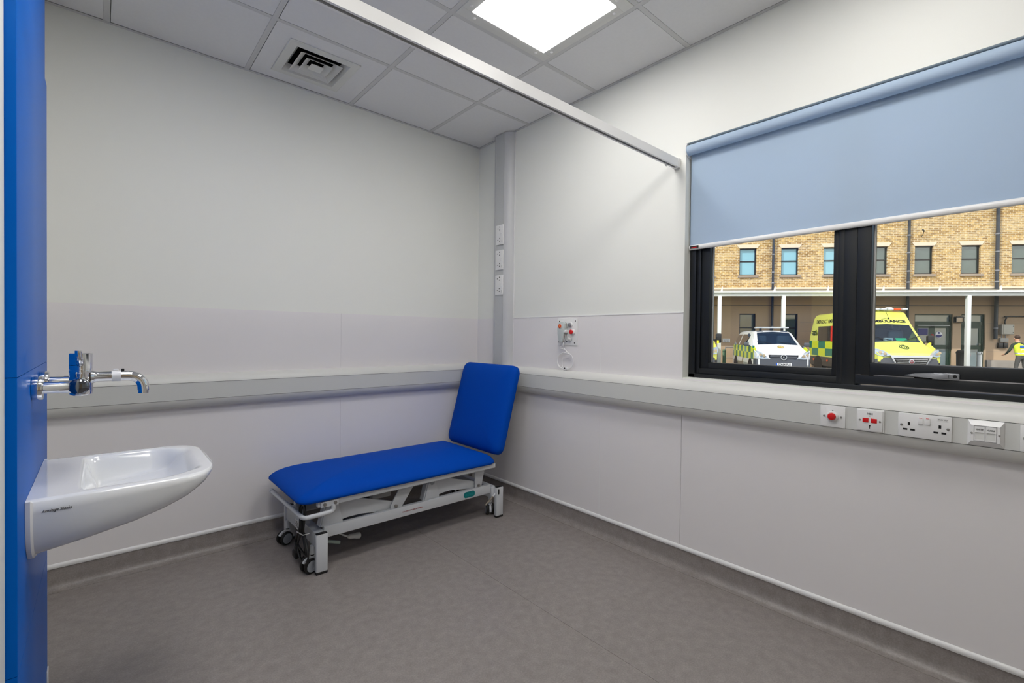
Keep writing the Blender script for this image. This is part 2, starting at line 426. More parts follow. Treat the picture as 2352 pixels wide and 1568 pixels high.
# ------------------------------------------------------------------ sockets on the trunking
def pins(g, cy, cz, vert=False, mi=1, x=-.0699):
    """three pin holes; vert turns the outlet on its side"""
    for du, dv, w, h in ((0, .0115, .0034, .0062), (-.0105, -.0095, .0062, .0034), (.0105, -.0095, .0062, .0034)):
        if vert: du, dv, w, h = -dv, du, h*.72, w*.72
        g.box(x-.0006, x+.001, cy-du-w, cy-du+w, cz+dv-h*.9, cz+dv+h*.9, mi=mi)
def screw(g, x, y, z, r=.0042):
    g.cyl((x+.001, y, z), (x-.0015, y, z), r, n=14, bev=.0005); return g
def double_socket_v(zc, label):
    t = thing('double_socket', label, 'socket', (-.0605, -.343, zc), group='double sockets up the vertical trunking')
    g = G(); g.box(-.069, -.0606, -.343-.043, -.343+.043, zc-.073, zc+.073, .002); g.build('plate', M['white'], t)
    for s in (.046, -.037):
        g = G(); pins(g, -.343+.004, zc+s, True, 0); g.build('pin_holes', M['black'], t, smooth=False)
    for s in (.010, -.006):
        g = G(); g.box(-.0715, -.069, -.343-.031, -.343-.012, zc+s-.006, zc+s+.006, .001); g.build('rocker_switch', M['white'], t)
    g = G(); g.box(-.0697, -.069, -.343-.034, -.343-.026, zc-.058, zc-.040); g.build('sticker', M['lid'], t)
double_socket_v(1.95, 'topmost of three white double sockets on the vertical corner trunking')
double_socket_v(1.765, 'middle of three white double sockets on the vertical corner trunking')
double_socket_v(1.58, 'lowest of three white double sockets on the vertical corner trunking')

# emergency push button
t = thing('call_button', 'red round push button on a white plate, left end of trunking row', 'button', (-.0605, -2.463, .894))
g = G(); g.box(-.0665, -.0606, -2.506, -2.420, .851, .937, .0012); g.build('plate', M['white'], t)
g = G(); g.lathe([(.021, 0), (.021, .006), (.018, .010), (.0155, .0105)], (-.0665, -2.463, .895), (-1, 0, 0)); g.build('bezel', M['white'], t)
g = G(); g.lathe([(.0145, 0), (.0145, .007), (.012, .011), (.006, .0128), (.001, .013)], (-.0765, -2.463, .895), (-1, 0, 0)); g.build('button', M['red'], t)
g = G(); screw(g, -.0665, -2.434, .894).build('screw', M['steel'], t); g = G(); screw(g, -.0665, -2.492, .894).build('screw', M['steel'], t)
g = G(); g.cyl((-.0668, -2.463, .918), (-.0672, -2.463, .918), .0028, n=12); g.build('indicator', M['grey'], t)

# alarm key-switch plate marked 1001
t = thing('alarm_plate', 'white alarm plate marked 1001 with two red windows and keyhole', 'alarm plate', (-.0605, -2.586, .895))
g = G(); g.box(-.068, -.0606, -2.629, -2.543, .852, .938, .002); g.box(-.0735, -.068, -2.6255, -2.5465, .8555, .9345, .0015); g.build('plate', M['white'], t)
g = G(); text(g, '1001', .0105, (-.0738, -2.586, .921), RIGHTW, bold=.0002); g.build('number', M['ink'], t, smooth=False)
for yy in (-2.573, -2.599):
    g = G(); g.box(-.0755, -.0735, yy-.0092, yy+.0092, .888, .9045, .0006); g.build('red_window', M['red'], t)
g = G(); g.cyl((-.0738, -2.586, .876), (-.074, -2.586, .876), .003, n=12); g.box(-.0742, -.0736, -2.5872, -2.5848, .865, .877); g.build('keyhole', M['black'], t); g = G(); g.cyl((-.0738, -2.586, .912), (-.074, -2.586, .912), .001, n=8); g.build('indicator', M['black'], t)
g = G(); screw(g, -.0735, -2.555, .8955, .0036).build('screw', M['steel'], t); g = G(); screw(g, -.0735, -2.617, .8955, .0036).build('screw', M['steel'], t)

# twin switched socket
def double_socket_h(y0, label):
    yc = y0-.073; z = .8955
    t = thing('double_socket', label, 'socket', (-.0605, yc, z), group='sockets in the window trunking')
    g = G(); g.box(-.0695, -.0606, yc-.073, yc+.073, z-.043, z+.043, .0022); g.build('plate', M['white'], t)
    for dy in (.042, -.042):
        g = G(); pins(g, yc+dy, z-.006, mi=0, x=-.0697); g.build('pin_holes', M['black'], t, smooth=False)
    for dy in (.0095, -.0095):
        g = G(); g.box(-.0735, -.0694, yc+dy-.0072, yc+dy+.0072, z+.007, z+.032, .0015)
        sw = g.build('rocker_switch', M['white'], t)
        g = G(); g.box(-.0739, -.0732, yc+dy-.0045, yc+dy+.0045, z+.0295, z+.0315); g.build('red_mark', M['red'], sw)
    g = G(); screw(g, -.0695, yc+.063, z).build('screw', M['steel'], t); g = G(); screw(g, -.0695, yc-.063, z).build('screw', M['steel'], t)
    g = G(); g.box(-.0699, -.0694, yc-.064, yc-.034, z+.025, z+.037); lb = g.build('label_sticker', M['white'], t, smooth=False)
    g = G(); text(g, 'DB/P1 1/L3', .0052, (-.0701, yc-.049, z+.031), RIGHTW); g.build('label_text', M['ink'], lb, smooth=False)
    return t
double_socket_h(-2.67, 'white double switched socket between alarm plate and data outlet')
double_socket_h(-2.976, 'white double socket cut off by the right edge of the photo')

# data outlet
yc, z = -2.898, .8955
t = thing('data_outlet', 'white double data socket marked G/019 and G/020 in the trunking', 'data outlet', (-.0605, yc, z))
g = G()
def rg(hw, hh, x): return [(x, yc+hw, z-hh), (x, yc-hw, z-hh), (x, yc-hw, z+hh), (x, yc+hw, z+hh)]
g.loft([rg(.0435, .043, -.0606), rg(.0435, .043, -.0625), rg(.034, .027, -.0765), rg(.0275, .0265, -.0765), rg(.0275, .0265, -.072)], 0, True, True)
g.build('bezel', M['white'], t, smooth=False)
for dy, s in ((.0135, 'G/019'), (-.0135, 'G/020')):
    g = G(); y = yc+dy
    for q in ((-.012, -.0105, -.024, .024), (.0105, .012, -.024, .024)): g.box(-.0775, -.072, y+q[0], y+q[1], z+q[2], z+q[3])
    g.box(-.0775, -.072, y-.0105, y+.0105, z+.004, z+.024); g.box(-.0775, -.072, y-.0105, y+.0105, z-.024, z-.019)
    md = g.build('data_module', M['white'], t, smooth=False)
    g = G(); text(g, s, .0068, (-.0778, y, z+.013), RIGHTW, bold=.00012); g.build('module_label', M['ink'], md, smooth=False)
    g = G(); g.prism([(-.0775, z-.019), (-.0727, z-.019), (-.0727, z+.004), (-.0745, z+.004)], 1, y-.0104, y+.0104); g.build('shutter', M['lid'], md, smooth=False)
g = G(); screw(g, -.0765, yc+.0325, z, .003).build('screw', M['steel'], t); g = G(); screw(g, -.0765, yc-.0325, z, .003).build('screw', M['steel'], t)

# ------------------------------------------------------------------ nurse call plate
def PY(c): return -.893-(c-300)/395*.169
def PZ(c): return 1.322-(c-270)/545*.175
def PH(c): return PY(c)-.020
t = thing('nurse_call_plate', 'white nurse call wall plate with red pull button above the dado trunking', 'call point', (-.004, -.978, 1.235))
g = G(); g.box(-.010, -.0042, -1.062, -.893, 1.147, 1.322, .0015); g.build('plate', M['white'], t)
for c in ((330, 328), (650, 326), (322, 750), (638, 764), (484, 735)):
    g = G(); g.cyl((-.0098, PY(c[0]), PZ(c[1])), (-.0112, PY(c[0]), PZ(c[1])), .0042, n=12); g.build('screw', M['blackplastic'], t)
g = G(); p = (-.010, PY(560), PZ(402)); g.lathe([(.0175, 0), (.0175, .006), (.015, .009)], p, (-1, 0, 0)); g.build('speaker_bezel', M['white'], t)
g = G(); g.lathe([(.0135, 0), (.0135, .006), (.011, .008), (.001, .0085)], (-.018, p[1], p[2]), (-1, 0, 0)); g.build('grey_button', M['grey'], t)
g = G(); p = (-.010, PY(606), PZ(545)); g.lathe([(.0185, 0), (.0185, .005), (.015, .009), (.012, .010)], p, (-1, 0, 0)); g.build('button_bezel', M['white'], t)
g = G(); g.lathe([(.011, 0), (.011, .006), (.0145, .009), (.0145, .013), (.011, .0165), (.001, .018)], (-.019, p[1], p[2]), (-1, 0, 0)); g.build('red_button', M['red'], t)
g = G(); p = (-.010, PY(548), PZ(690)); g.lathe([(.016, 0), (.016, .007), (.011, .010), (.009, .022), (.001, .023)], p, (-1, 0, 0)); g.build('cable_socket', M['lid'], t)
g = G(); g.box(-.036, -.010, PY(520), PY(490), PZ(560), PZ(505), .002); g.box(-.044, -.036, PY(520), PH(425), PZ(560), PZ(520), .002); g.build('handset_holder', M['white'], t)

t = thing('call_handset', 'pale handset with orange button hung on the nurse call plate', 'handset', (-.03, PH(390), PZ(600)))
hp = [(330, 365), (350, 345), (430, 340), (462, 365), (455, 480), (420, 700), (405, 748), (385, 758), (350, 748), (338, 720), (315, 560), (318, 480)]
g = G(); g.prism([(PH(a), PZ(b)) for a, b in hp], 0, -.047, -.014, bev=.004); g.build('body', mat('pale grey green plastic', (205, 213, 212), .35, var=.01), t)
g = G(); g.prism([(PH(a+4), PZ(b)) for a, b in hp], 0, -.031, -.029); g.build('seam', mat('brown red seam', (120, 60, 50), .5), t)
c0 = (PH(375), PZ(430))
g = G(); g.lathe([(.016, 0), (.016, .002), (.0145, .003)], (-.047, *c0), (-1, 0, 0), 28); g.build('button_ring', M['lid'], t)
g = G(); g.lathe([(.0135, 0), (.0135, .0035), (.010, .005), (.001, .0052)], (-.047, *c0), (-1, 0, 0), 28); b_ = g.build('button', M['orange'], t)
g = G(); text(g, '+', .016, (-.0524, *c0), RIGHTW); g.build('button_mark', mat('pale orange print', (244, 190, 120), .5), b_, smooth=False)
cord = [(-.030, PH(400), PZ(755)), (-.028, PH(398), PZ(810)), (-.024, PY(365), PZ(872)), (-.022, PY(430), PZ(890)), (-.022, PY(500), PZ(925)), (-.022, PY(530), PZ(965))]
cc = (PY(483), PZ(1130)); rr_ = (.070, .0545)
for k in range(0, 50):
    a = R(62-k*360/24); e = 1+.04*math.sin(k*.9)
    cord.append((-.022-.004*math.sin(k*.7), cc[0]-rr_[0]*math.cos(a)*e, cc[1]+rr_[1]*math.sin(a)*e))
cord += [(-.024, PY(440), PZ(1040)), (-.022, PY(415), PZ(1120)), (-.022, PY(415), PZ(1200)), (-.022, PY(440), PZ(1270)), (-.020, PY(480), PZ(1290))]
g = G(); g.tube(spline(cord, 3), .0022, 7); g.build('cord', M['white'], t)
g = G(); g.tube(spline([(-.033, PY(505), PZ(682)), (-.03, PY(470), PZ(720)), (-.028, PY(455), PZ(800)), (-.024, PY(465), PZ(880)), (-.022, PY(505), PZ(940)), (-.022, PY(530), PZ(965))], 5), .0022, 7); g.build('cord_end', M['white'], t)
g = G(); g.box(-.030, -.016, PY(505), PY(462), PZ(1322), PZ(1262), .002); g.box(-.029, -.017, PY(545), PY(500), PZ(1300), PZ(1260), .001); g.build('bed_clip', M['white'], t)
g = G(); g.box(-.0315, -.030, PY(500), PY(475), PZ(1290), PZ(1262)); g.build('clip_jaw', M['blackplastic'], t)

# ------------------------------------------------------------------ window
g = G()
for q in ((JY-.034, JY, ZB, ZT), (JE, JE+.034, ZB, ZT), (JE, JY, ZB, ZB+.020), (JE, JY, ZT-.034, ZT)): g.box(.056, .16, *q, .0015)
for q in ((JY-.056, JY-.034, ZB+.02, ZT), (-2.507, JY-.05, ZB+.018, ZB+.05)): g.box(.066, .15, *q, .002)
wn = struct(g, 'window_1', M['alu'])
def ring(g, x0, x1, yo0, yo1, zo0, zo1, yi0, yi1, zi0, zi1, bev=.0015):
    g.box(x0, x1, yo0, yi0, zo0, zo1, bev); g.box(x0, x1, yi1, yo1, zo0, zo1, bev); g.box(x0, x1, yi0, yi1, zo0, zi0, bev); g.box(x0, x1, yi0, yi1, zi1, zo1, bev)
g = G(); ring(g, .074, .13, -2.44, JY-.054, ZB+.048, 2.13, -2.420, -1.876, 1.078, 2.09); g.build('glazing_bead', M['alu'], wn)
g = G(); g.box(.058, .15, -2.507, -2.461, ZB, ZT, .002); g.box(.060, .15, -2.462, -2.440, ZB, ZT, .002); g.build('mullion', M['alu'], wn)
g = G(); ring(g, .053, .14, JE+.034, -2.508, 1.064, ZT-.034, JE+.09, -2.556, 1.111, 2.12, .002); sa = g.build('opening_sash', M['alu'], wn)
g = G(); g.box(.056, .062, JE+.034, -2.508, ZB+.026, 1.060, .001); g.build('sash_rail', M['alu'], wn)
g = G(); g.box(.112, .118, -2.424, -1.872, 1.070, 2.1); g.build('glass', M['pane'], wn, smooth=False)
g = G(); g.box(.098, .104, JE+.086, -2.552, 1.105, 2.125); g.build('glass', M['pane'], sa, smooth=False)
g = G(); g.box(.105, .112, -1.8815, -1.8762, 1.08, 2.09); g.build('spacer', M['spacer'], wn, smooth=False)
g = G(); g.box(.090, .0978, -2.5605, -2.5562, 1.113, 2.12); g.build('spacer', M['spacer'], sa, smooth=False)
hm = mat('grey anodised handle', (150, 152, 158), .35, .5, var=.02)
g = G(); g.box(.046, .053, -2.822, -2.750, 1.063, 1.085, .003, seg=3); g.cyl((.046, -2.772, 1.074), (.030, -2.772, 1.074), .011, n=20)
hp = [(-2.668, 1.0715), (-2.70, 1.079), (-2.74, 1.0835), (-2.775, 1.0855), (-2.795, 1.082), (-2.795, 1.066), (-2.775, 1.0625), (-2.74, 1.0655), (-2.70, 1.0685)]
g.prism(hp, 0, .022, .034, bev=.003); hd = g.build('handle', hm, sa)
g = G(); g.cyl((.0455, -2.810, 1.074), (.0448, -2.810, 1.074), .006, n=16); g.build('keyhole', M['black'], hd)

# roller blind
t = thing('roller_blind', 'roller blind tinted sky-light blue, half lowered over the window', 'blind', (.042, -2.5, 1.665))
BL, BR = -1.785, -3.228
g = G(); g.cyl((.016, BL+.002, 2.178), (.016, BR, 2.178), .0262, n=40); g.build('roll', M['blind'], t)
g = G(); g.box(.0414, .0422, BR, BL, 1.678, 2.178); g.build('fabric', M['blind'], t, smooth=False)
bar = [(.042+.0085*math.cos(a), 1.676+.0125*math.sin(a)) for a in [2*PI*i/20 for i in range(20)]]
g = G(); g.prism(bar, 1, BR, BL-.001); bo = g.build('bottom_bar', M['white'], t, ang=40)
g = G(); g.prism([(u, v) for u, v in bar], 1, BL-.001, BL+.003); g.build('end_cap', M['white'], bo)
g = G(); g.box(.0318, .0326, BL-.05, BL-.004, 1.670, 1.683); tg = g.build('maker_tag', M['ink'], bo, smooth=False)
g = G(); g.box(.0314, .0319, BL-.04, BL-.012, 1.6725, 1.676); g.build('tag_stripe', M['red'], tg, smooth=False)
for y in (BL+.0025, BR-.008):
    g = G(); g.prism([(.056, 2.21), (.0, 2.21), (-.012, 2.195), (-.013, 2.172), (-.004, 2.153), (.02, 2.142), (.056, 2.14)], 1, y, y+.005); g.build('side_bracket', M['white'], t, ang=30)
# ------------------------------------------------------------------ examination couch
M['vinyl'] = mat('royal blue upholstery vinyl', (0, 72, 178), 0.6, var=0.03, scale=40, bump=0.06, bscale=900, spec=.06)
M['frame'] = mat('pale grey powder coated steel', (205, 208, 212), 0.4, var=0.01, spec=.4)
M['tyre'] = mat('black castor tyre', (14, 14, 15), 0.5, var=0.05)
M['hub'] = mat('grey castor hub', (150, 155, 162), 0.45, var=0.02)
t = thing('examination_couch', 'low royal blue examination couch on a pale grey wheeled frame', 'couch', (-.9, -.37, 0))

def cushion(g, w, h, prof, r, M_, el=1.0):
    """prof: list of (inset, z)"""
    g.loft([[(x+(el-1)*i/2, y, z) for x, y in rrect(w-(1+el)*i, h-2*i, max(r-i*.6, .004), 8)] for i, z in prof], 0, True, True, True, M_)
g = G()
seat = [(.022, 0), (.007, .002), (0, .009), (.001, .018), (.008, .030), (.021, .044), (.042, .057), (.072, .070), (.110, .081), (.158, .090), (.21, .095), (.28, .097)]
cushion(g, 1.232, .600, seat, .055, Matrix.Translation((-.954, -.375, .3685)), 1.7)
g.build('seat_cushion', M['vinyl'], t, ang=80)
bk = [(.022, -.055), (.006, -.053), (0, -.045), (0, -.018), (.003, -.010), (.010, .000), (.026, .010), (.052, .018), (.09, .023), (.14, .026), (.2, .027)]
th = R(15.1)
MB = Matrix(((math.sin(th), 0, -math.cos(th), -.262), (0, 1, 0, -.375), (math.cos(th), 0, math.sin(th), .714), (0, 0, 0, 1)))
g = G(); cushion(g, .605, .600, bk, .055, MB); g.build('backrest_cushion', M['vinyl'], t, ang=80)
g = G(); g.box(-.26, .27, -.25, .25, -.066, -.055, .002, M=MB); g.box(-.29, .2, -.2, -.16, -.09, -.066, .003, M=MB); g.box(-.29, .2, .16, .2, -.09, -.066, .003, M=MB)
g.build('backrest_frame', M['frame'], t)

YFR, YBK = -.655, -.10       # front face of the front rail, back rail
# seat frame
g = G()
for y0, y1 in ((-.655, -.625), (-.125, -.095)): g.box(-1.475, -.338, y0, y1, .340, .3685, .002)
for x in (-1.40, -.90, -.40): g.box(x-.015, x+.015, -.625, -.125, .345, .3685)
sf = g.build('seat_frame', M['frame'], t)
for x in (-1.23, -.98, -.73, -.48):
    g = G(); g.cyl((x, -.655, .357), (x, -.6565, .357), .0055, n=14); g.build('rivet', M['frame'], sf)
# base frame
g = G()
for y0, y1 in ((-.615, -.585), (-.165, -.135)): g.box(-1.43, -.345, y0, y1, .163, .219, .003)
bf = g.build('base_frame', M['frame'], t)
for x0, x1 in ((-1.478, -1.426), (-.345, -.295)):
    g = G(); g.box(x0+.003, x1-.003, -.622, -.128, .128, .200, .003); g.build('cross_member', M['frame'], t)
# legs
for x in (-1.452, -.294):
    for y0, y1 in ((-.652, -.624), (-.126, -.098)):
        g = G(); g.box(x-.0285, x+.0285, y0, y1, .012, .200, .004); lg = g.build('leg', M['frame'], t)
        g = G(); g.box(x-.0265, x+.0265, y0+.002, y1-.002, .2, .2045, .002); g.build('end_cap', M['blackplastic'], lg)
        g = G(); g.box(x-.0285, x+.0285, y0, y1, 0, .0125, .003); g.build('foot', M['blackplastic'], lg)
# castors
def castor(x, y, a):
    r = .037
    mt = Matrix.Translation((x, y, 0)) @ Matrix.Rotation(a, 4, 'Z')
    g = G(); g.cyl((0, 0, .088), (0, 0, .13), .0125, n=16, M=mt); c = g.build('castor', M['frame'], t)
    g = G(); g.cyl((0, 0, .078), (0, 0, .089), .009, n=16, M=mt); g.build('stem_nut', M['blackplastic'], c)
    ox = .018
    for s in (1, -1):
        g = G(); q = [(r-.006, 0), (r-.001, .003), (r, .008), (r, .014), (r-.002, .018), (r-.007, .0195), (r-.008, .0185), (.006, .0185)]
        g.lathe(q, (ox, s*.008, r), (0, s, 0), 32, M=mt); w = g.build('wheel', M['tyre'], c)
        g = G(); g.lathe([(r-.009, 0), (r-.010, .0015), (.014, .002), (.013, .0008), (.001, .0008)], (ox, s*.0266, r), (0, s, 0), 28, M=mt); g.build('hub', M['hub'], c)
    g = G(); pr_ = [(ox+(r+.004)*math.cos(R(b)), r+(r+.004)*math.sin(R(b))) for b in range(30, 200, 12)]
    pr_ += [(ox+(r-.012)*math.cos(R(b)), r+(r-.012)*math.sin(R(b))) for b in range(198, 29, -12)]
    g.prism(pr_, 1, -.0065, .0065, M=mt); g.cyl((0, 0, .072), (0, 0, .080), .014, n=16, M=mt); g.build('fork', M['frame'], c)
castor(-1.478, -.585, R(196)); castor(-1.478, -.165, R(200)); castor(-.318, -.578, R(60)); castor(-.318, -.165, R(70))
# lifting gear on both sides
def gear(y0, s):
    a, b = y0, y0+s*.008
    for poly in ([(-1.44, .217), (-1.326, .217), (-1.350, .312), (-1.362, .326), (-1.402, .326), (-1.417, .312)],
                 [(-.836, .217), (-.732, .217), (-.756, .306), (-.768, .322), (-.800, .322), (-.812, .306)]):
        g = G(); g.prism(poly, 1, a, b, bev=.001); g.prism([(poly[0][0]-.006, .217), (poly[0][0]+.004, .217), (poly[5][0]+.004, .312), (poly[5][0]-.006, .312)], 1, b, b+s*.04); g.build('pivot_bracket', M['frame'], t)
    for poly in ([(-1.400, .330), (-1.30, .330), (-1.206, .311), (-1.046, .259), (-1.014, .256), (-.998, .238), (-1.000, .218), (-1.024, .206), (-1.223, .231), (-1.290, .232), (-1.325, .227), (-1.338, .250), (-1.40, .29)],
                 [(-.806, .330), (-.73, .330), (-.637, .310), (-.465, .258), (-.425, .256), (-.412, .240), (-.414, .220), (-.436, .208), (-.64, .238), (-.70, .236), (-.742, .226), (-.752, .25), (-.806, .29)]):
        g = G(); g.prism(poly, 1, a+s*.012, b+s*.012, bev=.001); g.build('lift_arm', M['frame'], t)
    for poly, bx_ in (([(-.995, .341), (-.900, .341), (-.990, .217), (-1.010, .206), (-1.040, .207), (-1.056, .224), (-1.056, .240)], -1.026),
                      ([(-.465, .341), (-.385, .341), (-.412, .226), (-.424, .210), (-.452, .210), (-.465, .224)], -.438)):
        g = G(); g.prism(poly, 1, a-s*.004, a+s*.004, bev=.001); lk = g.build('link_plate', M['frame'], t)
        g = G(); g.cyl((bx_, a-s*.004, .231), (bx_, a-s*.012, .231), .0105, n=6); g.cyl((bx_, a-s*.012, .231), (bx_, a-s*.015, .231), .006, n=16); g.build('bolt', M['steel'], lk)
    for px_ in (-1.382, -.784):
        g = G(); g.cyl((px_, a-s*.002, .318), (px_, b+s*.05, .318), .016, n=20); g.build('pivot_pin', M['hub'], t)
gear(-.600, 1); gear(-.150, -1)
g = G(); g.cyl((-1.27, -.37, .215), (-.95, -.37, .262), .030, n=24); g.cyl((-.95, -.37, .262), (-.72, -.37, .296), .016, n=20); g.box(-1.35, -1.20, -.42, -.32, .165, .255, .01)
g.build('actuator', M['blackplastic'], t)
g = G(); g.box(-1.10, -.98, -.46, -.30, .240, .300, .008); g.build('control_box', M['lid'], t)
# push bar at the foot end
g = G()
g.tube(spline([(-1.402, -.660, .345), (-1.400, -.660, .325), (-1.408, -.660, .311), (-1.44, -.660, .307), (-1.52, -.660, .305), (-1.536, -.655, .3045), (-1.543, -.640, .304), (-1.545, -.60, .303), (-1.545, -.35, .300), (-1.545, -.125, .297), (-1.545, -.098, .297)], 5), .0112, 14)
g.cyl((-1.545, -.112, .297), (-1.545, -.094, .297), .0135, n=16)
pb = g.build('push_bar', M['frame'], t)
g = G(); g.box(-1.463, -1.375, -.664, -.6565, .338, .366, .0015); g.build('bracket', M['frame'], pb)
for x in (-1.445, -1.392):
    g = G(); g.cyl((x, -.664, .352), (x, -.670, .352), .0085, n=6); g.cyl((x, -.670, .352), (x, -.673, .352), .005, n=14); g.build('bolt', M['steel'], pb)
# pedals and cables below
g = G(); g.tube([(-1.46, -.50, .115), (-1.39, -.50, .098), (-1.305, -.50, .068)], .0085, 12); g.build('foot_pedal', mat('pale green plastic', (178, 196, 186), .45), t)
g = G(); g.tube(spline([(-1.36, -.48, .145), (-1.31, -.49, .118), (-1.27, -.495, .092), (-1.24, -.50, .088)], 5), .005, 8); g.lathe([(.006, 0), (.013, .012), (.014, .045), (.017, .05), (.017, .07), (.010, .075)], (-1.262, -.50, .086), (1, 0, -.15), 18); g.build('hand_control_plug', M['lid'], t)
g = G(); g.box(-1.33, -1.08, -.45, -.30, .12, .15, .006); g.build('motor_tray', M['lid'], t)
g = G(); g.tube([(-.308, -.628, .170), (-.320, -.632, .158), (-.340, -.634, .143)], .0065, 10); bl = g.build('brake_lever', M['frame'], t)
g = G(); g.tube([(-.338, -.634, .1445), (-.405, -.636, .100)], .0058, 10); g.build('lever_grip', mat('tan lever grip', (128, 120, 106), .5), bl)
g = G(); g.prism([(x-.306, z+.172) for x, z in rrect(.011, .036, .0055, 6)], 1, -.6532, -.6225); g.build('lever_slot', M['black'], t)
# badge and lettering
bp_ = Matrix.Translation((-.5185, -.6155, .1915))
g = G(); g.prism(rrect(.088, .037, .018, 8), 1, -.0012, .0005, M=bp_); bd = g.build('badge', mat('teal enamel badge', (0, 118, 122), .3), t)
g = G(); text(g, 'ocura', .028, (-.5185, -.6168, .193), FRONTW, bold=.0002); g.build('badge_lettering', mat('darker teal print', (0, 150, 150), .35), bd, smooth=False)
g = G(); text(g, 'S.W.L. OF COUCH 200Kg SEE MANUAL', .0088, (-.924, -.6156, .190), FRONTW, bold=.0001, xs=.86); g.build('load_notice', M['redink'], t, smooth=False)
g = G(); g.box(-1.4786, -1.4755, -.36, -.30, .135, .185); st = g.build('data_sticker', M['white'], t, smooth=False)
g = G()
for k in range(5): g.box(-1.479, -1.4787, -.352, -.318+.004*(k % 3), .175-k*.008, .178-k*.008)
g.build('sticker_print', M['ink'], st, smooth=False)
# mains cable hung in loops over the push bar
pts = []
for k in range(5):
    yb = -.49-.018*k; w = .052+.014*(k % 3)
    zt = .335-.012*(k % 2); zb_ = .045+.022*((k*2) % 4)
    pts += [(-1.500-.004*k, yb-w*.5, zt-.03), (-1.497-.004*k, yb, zt), (-1.500-.004*k, yb+w*.6, zt-.04), (-1.506-.003*k, yb+w*.3, .20), (-1.508-.003*k, yb+w*1.2, .11), (-1.508-.003*k, yb+w*.5, zb_+.012), (-1.506-.003*k, yb-w*.4, zb_), (-1.506-.003*k, yb-w*1.3, .10), (-1.504-.003*k, yb-w*.3, .20)]
g = G(); g.tube(spline(pts, 6), .0044, 8); cb = g.build('power_cable', M['blackplastic'], t)
g = G(); g.box(-1.528, -1.496, -.475, -.415, .030, .066, .008); g.box(-1.522, -1.502, -.46, -.43, .062, .090, .006); g.build('plug', M['blackplastic'], cb)
g = G(); g.tube([(-1.528, -.50, .185), (-1.528, -.60, .200), (-1.50, -.605, .203)], .0022, 6); g.tube([(-1.527, -.50, .185), (-1.49, -.47, .175)], .0022, 6); g.build('cable_tie', M['lid'], cb)

# ------------------------------------------------------------------ blue plumbing panel
XP, YP0, YP1 = -2.42, -1.582, -.851
t = thing('plumbing_panel', 'tall blue laminate boxed panel behind the wash basin', 'wall panel', (-2.46, -1.21, 0))
for i, (n, z0, z1, dx) in enumerate((('lower_panel', .0, .4605, 0), ('middle_panel', .462, 1.1035, 0), ('upper_panel', 1.105, 2.008, 0), ('top_panel', 2.0095, H-.001, -.004))):
    g = G(); g.prism([(-2.499, YP1), (-2.499, YP0), (XP+dx-.003, YP0), (XP+dx-.0008, YP0+.0008), (XP+dx, YP0+.003), (XP+dx, YP1-.002), (XP+dx-.001, YP1)], 2, z0, z1)
    g.build(n, M['blue'], t, ang=50)
g = G(); g.box(-2.49, XP-.006, YP0+.006, YP1-.006, .01, H-.002); g.build('carcass', M['ink'], t)
g = G(); g.box(XP, XP+.003, YP1-.04, YP1+.001, 0, .088, .001); g.build('skirting_end', M['white'], t)

# ------------------------------------------------------------------ wash basin
yb = -1.212; ZR = .803; x0, x1 = XP+.001, -2.020; W2 = .243
XA = x0+(x1-x0)*.66
def half(x):
    if x <= XA: return W2*(1-.03*((x-x0)/(XA-x0))**2)
    q = (x-XA)/(x1-XA); return W2*.97*max(0, 1-q**3.2)**(1/3.2)
def bot(x):
    pts = [(x0, .636), (-2.39, .642), (-2.307, .656), (-2.216, .676), (-2.15, .698), (-2.098, .724), (-2.054, .757), (-2.030, .785), (-2.020, .800)]
    for a, b in zip(pts, pts[1:]):
        if a[0] <= x <= b[0]:
            f = (x-a[0])/(b[0]-a[0]); return a[1]+(b[1]-a[1])*f
    return .8
NU = 40
xs_ = [x0+(XA-x0)*k/80 for k in range(80)]+[XA+(x1-XA)*math.sin(PI/2*k/44)**(2/3.2) for k in range(45)]; xs_[-1] = x1-.00005
def crosspts(x):
    w = max(half(x), .004); zb = min(bot(x), ZR-.006); hgt = ZR-.006-zb
    out = []
    for k in range(NU+1):
        a = PI*k/NU; n = 2.0/3.4
        cx_ = math.cos(a); sx_ = math.sin(a)
        out.append((x, yb+w*math.copysign(abs(cx_)**(n*.75), cx_), ZR-.006-hgt*abs(sx_)**(n*1.15)))
    return out
def sm(a, b, v):
    t_ = min(1, max(0, (v-a)/(b-a))); return t_*t_*(3-2*t_)
def deck(x, y):
    bx0, bx1 = -2.329, -2.050; bw = .212-.05*sm(-2.16, -2.05, x)
    u = (x-bx0); v = abs(y-yb)
    dd = min(1, max(0, (bx1-x)/(bx1-bx0)))
    s = sm(0, .040, u)*sm(0, .075, bx1-x)*sm(0, .050, bw-v)
    edge = min(max(half(x), .004)-v, x1-x)
    lip = -.006*(1-sm(0, .010, edge))
    return ZR+lip-.098*s*(.38+.62*dd**.7)
g = G()
rings = []
NT = 72
for x in xs_:
    w = max(half(x), .004)
    top = []
    for k in range(NT+1):
        v = -1+2*k/NT; v = math.sin(v*PI/2)*.35+v*.65
        y = yb+v*w; top.append((x, y, deck(x, y)))
    rings.append(crosspts(x)+top[1:-1])
g.loft(rings, 0, True, True)
tb = thing('wash_basin', 'white ceramic wall-hung wash basin on the blue panel', 'basin', (-2.22, yb, .636))
g.build('bowl', M['ceramic'], tb, ang=75)
g = G()
o1 = [(p[1], p[2]) for p in crosspts(x0)]
def grow(q, e): return [(yb+(a-yb)*(1+e/W2), .72+(b-.72)*(1+e/.083)) for a, b in q]
g.loft([[(x0-.0005, a, b) for a, b in grow(o1, .006)], [(x0+.008, a, b) for a, b in grow(o1, .006)], [(x0+.012, a, b) for a, b in grow(o1, .0005)]], 0, True, True); g.build('wall_seal', M['white'], tb)
